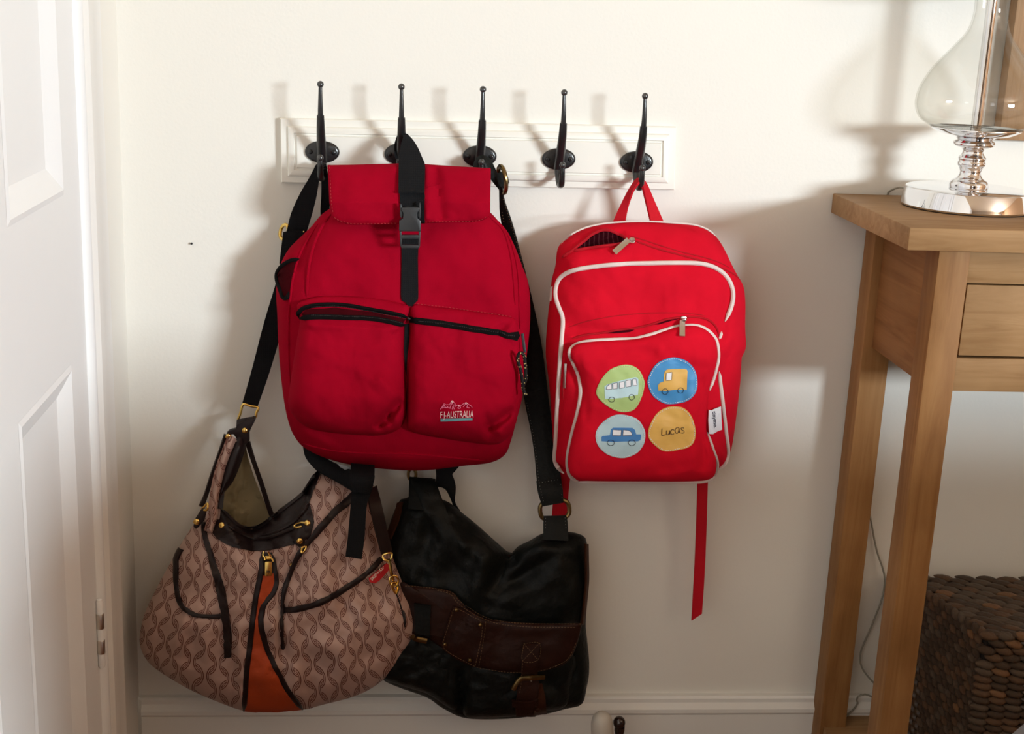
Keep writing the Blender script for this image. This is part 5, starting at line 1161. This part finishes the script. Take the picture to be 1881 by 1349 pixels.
cord_on('zip_tape', C7b((322, 378), (430, 360), (560, 342), (700, 322), (850, 300), (920, 276), (985, 262)), 0.0020, REDZ, kb, ks, 60, 0.0016)
cord_on('zip_tape', C6((505, 116), (560, 136), (620, 156), (700, 178), (800, 205), (880, 230), (950, 258), (1000, 286), (1024, 310)), 0.0013, REDZ, kb, ks, 80, 0.0002)
cord_on('zip_tape', C6((470, 88), (560, 116), (640, 142), (740, 172), (840, 196), (920, 222), (980, 254)), 0.0009, REDZ, kb, ks, 80, 0.0)
def zip_pull(sl, quad, name='zip_pull'):
    x, y = sl
    slab_on('zip_slider', [(x - 5.5, y - 3.5), (x - 2, y - 5), (x + 4, y - 4.5), (x + 6, y), (x + 4, y + 4.5), (x - 2, y + 4.5), (x - 5.5, y + 2)], ks, 0.001, 0.0026, SILVER, kb, 0.0007)
    v, f = tube_vf(catmull([ks.hit(x + dx, y + dy, o)[0] for dx, dy, o in ((-4, 0, 0.0030), (-1, 0, 0.0062), (3, 0, 0.0060), (5, 0, 0.0030))], 14), 0.0011, False, 8); link('slider_bridge', v, f, SILVER, kb)
    o_, ss = slab_on(name, quad, ks, 0.0040, 0.0014, SILVER, kb, 0.0005)
    return o_
zip_pull(C7b((985, 268))[0], C7b((762, 386), (800, 426), (968, 282), (925, 242)))
zip_pull(C6((742, 500))[0], C6((720, 508), (748, 508), (747, 592), (719, 590)))
o_, _s = slab_on('zip_pull', C6((154, 722), (166, 722), (162, 845), (150, 845)), ks, 0.002, 0.0014, SILVER, kb, 0.0004)
cord_on('side_zip', C6((160, 700), (150, 780), (148, 900)), 0.0014, REDZ, kb, ks, 20, 0.0005)
# pocket zip, gaping a little
decal('zip_opening', C6((335, 574), (380, 562), (450, 556), (500, 556), (480, 566), (420, 573)), ks, 0.0008, RED2_DK, kb, 5.0)
decal('zip_opening', C6((585, 530), (640, 508), (690, 496), (722, 492), (718, 502), (680, 512), (620, 530)), ks, 0.0008, RED2_DK, kb, 5.0)
cord_on('zip_tape', C6((190, 600), (260, 582), (335, 572), (420, 556), (520, 545), (600, 524), (660, 504), (740, 492), (800, 492), (850, 500), (885, 520), (908, 550), (918, 590)), 0.0014, REDZ, kb, ks, 90, 0.0006)
cord_on('zip_tape', C6((170, 545), (260, 515), (400, 488), (560, 474), (700, 472), (800, 478), (860, 488)), 0.0007, REDZ, kb, ks, 60, 0.0)
# four round patches
def smooth(poly, n=64): return catmull(poly, n, True)
grn = mat('green_print', (0.42, 0.56, 0.20), 0.55); blu = mat('blue_print', (0.06, 0.27, 0.56), 0.55); lbl = mat('pale_blue_print', (0.47, 0.63, 0.68), 0.55); yel = mat('yellow_print', (0.74, 0.42, 0.095), 0.55)
pbl = mat('bus_print', (0.52, 0.70, 0.74), 0.55); wht = mat('white_print', (0.82, 0.80, 0.82), 0.55); cbl = mat('car_print', (0.055, 0.21, 0.50), 0.55); ink = mat('dark_ink', (0.012, 0.012, 0.035), 0.6); orr = mat('orange_thread', (0.80, 0.42, 0.12), 0.7); yth = mat('yellow_thread', (0.72, 0.70, 0.38), 0.7)
def circ(cx_, cy_, rx, ry, n=24): return [(cx_ + rx * math.cos(2 * math.pi * i / n), cy_ + ry * math.sin(2 * math.pi * i / n)) for i in range(n)]
def make_patch(poly, m, thread, label, body_=None, bm_=None, wins=(), wheels=()):
    pts = smooth(CP(*poly)); o_ = decal('vehicle_patch' if body_ else 'name_patch', pts, ks, 0.0012, m, kb, 6.0); o_['label'] = label
    cx_ = sum(q_[0] for q_ in pts) / len(pts); cy_ = sum(q_[1] for q_ in pts) / len(pts)
    dashes('patch_stitching', [(cx_ + (x - cx_) * 0.945, cy_ + (y - cy_) * 0.945) for x, y in pts], ks, thread, o_, 2.6, 1.7, 0.00040, 0.0016, True)
    if body_: decal('printed_vehicle', CP(*body_), ks, 0.0017, bm_, o_, 6.0)
    for w_ in wins:
        decal('printed_window', CP(*w_), ks, 0.0020, wht, o_, 6.0); polyline_strokes('window_outline', [CP(*w_)], 0.00027, ks, ink, o_, 0.0021)
    for w_ in wheels: strokes('printed_wheel', [CP(*circ(*w_)) + CP(*circ(*w_))[:1]], 0.00032, ks, ink, o_, 0.0021, 30)
    return o_
make_patch([(95, 480), (150, 350), (250, 240), (380, 190), (480, 190), (570, 240), (625, 340), (635, 420), (610, 530), (560, 640), (500, 700), (400, 718), (290, 690), (180, 620), (115, 550)], grn, yth, 'round green patch printed with a pale blue bus',
    [(185, 428), (220, 402), (300, 378), (400, 352), (530, 324), (552, 328), (566, 345), (565, 440), (562, 520), (480, 536), (380, 556), (260, 566), (190, 566)], pbl,
    [[(205, 460), (213, 425), (235, 402), (266, 393), (265, 458)], [(278, 390), (330, 382), (330, 450), (278, 456)], [(352, 380), (408, 368), (408, 440), (352, 450)], [(425, 362), (483, 352), (483, 424), (425, 434)], [(498, 348), (520, 341), (540, 344), (550, 412), (505, 418)]], [(265, 573, 32, 28), (490, 547, 30, 32)])
make_patch([(670, 390), (700, 280), (780, 170), (900, 112), (1000, 105), (1120, 150), (1200, 240), (1228, 360), (1215, 480), (1150, 570), (1060, 610), (900, 628), (800, 590), (720, 520)], blu, wht, 'round blue patch printed with an orange truck',
    [(790, 472), (787, 415), (808, 388), (850, 372), (856, 290), (866, 255), (890, 238), (940, 232), (1085, 230), (1112, 240), (1118, 262), (1113, 466), (1000, 462), (870, 476)], yel, [[(880, 276), (942, 265), (938, 355), (876, 360)]], [(868, 482, 32, 32), (1040, 470, 34, 30)])
make_patch([(85, 980), (110, 900), (180, 820), (280, 760), (370, 745), (480, 765), (570, 810), (630, 900), (645, 980), (625, 1080), (560, 1170), (450, 1225), (350, 1232), (230, 1200), (150, 1140), (100, 1070)], lbl, wht, 'round pale blue patch printed with a blue car',
    [(152, 1045), (150, 1000), (165, 984), (245, 978), (258, 910), (280, 892), (400, 892), (500, 894), (528, 918), (542, 968), (592, 968), (596, 990), (588, 1030), (560, 1045), (420, 1048), (280, 1052)], cbl, [[(278, 915), (374, 918), (370, 980), (272, 978)], [(397, 915), (455, 920), (485, 940), (497, 978), (390, 980)]], [(255, 1060, 39, 31), (492, 1060, 39, 31)])
yp = make_patch([(675, 960), (700, 860), (770, 740), (860, 675), (960, 655), (1070, 670), (1150, 740), (1195, 860), (1208, 970), (1180, 1070), (1120, 1120), (1030, 1140), (920, 1160), (830, 1150), (740, 1080), (690, 1020)], yel, wht, 'round yellow patch with a handwritten name')
strokes('handwriting', [CP((832, 900), (829, 940), (828, 976)), CP((828, 976), (848, 974), (872, 966)), CP((884, 922), (880, 950), (888, 968), (906, 962), (918, 935)), CP((918, 920), (918, 945), (922, 966)), CP((968, 920), (950, 910), (934, 925), (932, 948), (944, 966), (968, 956)),
        CP((1026, 896), (1005, 888), (984, 906), (980, 936), (996, 956), (1014, 940), (1024, 905)), CP((1026, 893), (1026, 920), (1034, 950)), CP((1078, 896), (1060, 888), (1046, 900), (1056, 916), (1076, 926), (1080, 942), (1064, 952), (1044, 946))], 0.00042, ks, mat('brown_ink', (0.05, 0.02, 0.012), 0.6), yp, 0.0017, 16)
# white woven label on the pocket edge
lab, lbs = slab_on('woven_label', CP((1345, 684), (1375, 690), (1415, 672), (1480, 645), (1484, 760), (1490, 905), (1440, 925), (1390, 955), (1338, 962), (1340, 800)), ks, 0.0035, 0.0010, mat('white_label', (0.78, 0.77, 0.82), 0.8), kb, 0.0003)
lab['label'] = 'white woven label with dark lettering on the pocket edge'
v, f = text_vf('tinyme.', CP((1400, 712))[0], (3.2, 30.5), (9.8, -1.0), lbs, 0.0003, 0.02); link('label_lettering', v, f, ink, lab, False)
v, f = plate_vf(C6((84, 350), (95, 338), (90, 412), (80, 416)), 0.075, 0.001); link('side_label', v, f, PIPEW, kb, False)
# loop on the hook and the loose strap ends
strap('hanging_loop', [(1126, 407, 0.058), (1138, 380, 0.056), (1152, 352, 0.054), (1164, 333, 0.053), (1170, 327, 0.052)], [(1148, 407, 0.064), (1153, 380, 0.062), (1161, 352, 0.062), (1170, 338, 0.063), (1174, 334, 0.062)], REDWEB, kb, 0.003, 30, 4)
strap('hanging_loop', [(1170, 327, 0.052), (1180, 328, 0.050), (1189, 338, 0.050), (1202, 368, 0.052), (1219, 407, 0.056)], [(1174, 334, 0.062), (1180, 335, 0.060), (1182, 342, 0.060), (1188, 372, 0.060), (1196, 407, 0.064)], REDWEB, kb, 0.003, 30, 4)
strap('strap_end', [(1280, 870, 0.060), (1281, 900, 0.050), (1278, 1000, 0.042), (1274, 1080, 0.042), (1270.5, 1141, 0.044)], [(1301, 870, 0.060), (1300, 900, 0.050), (1297, 1000, 0.042), (1293, 1080, 0.042), (1289.5, 1128, 0.044)], REDWEB, kb, 0.003, 40, 4)
strap('strap_end', [(1022, 868, 0.050), (1020, 900, 0.042), (1016, 925, 0.036), (1013.5, 962, 0.034)], [(1048, 874, 0.050), (1045, 900, 0.042), (1043, 925, 0.036), (1040, 962, 0.034)], REDWEB, kb, 0.003, 24, 4)
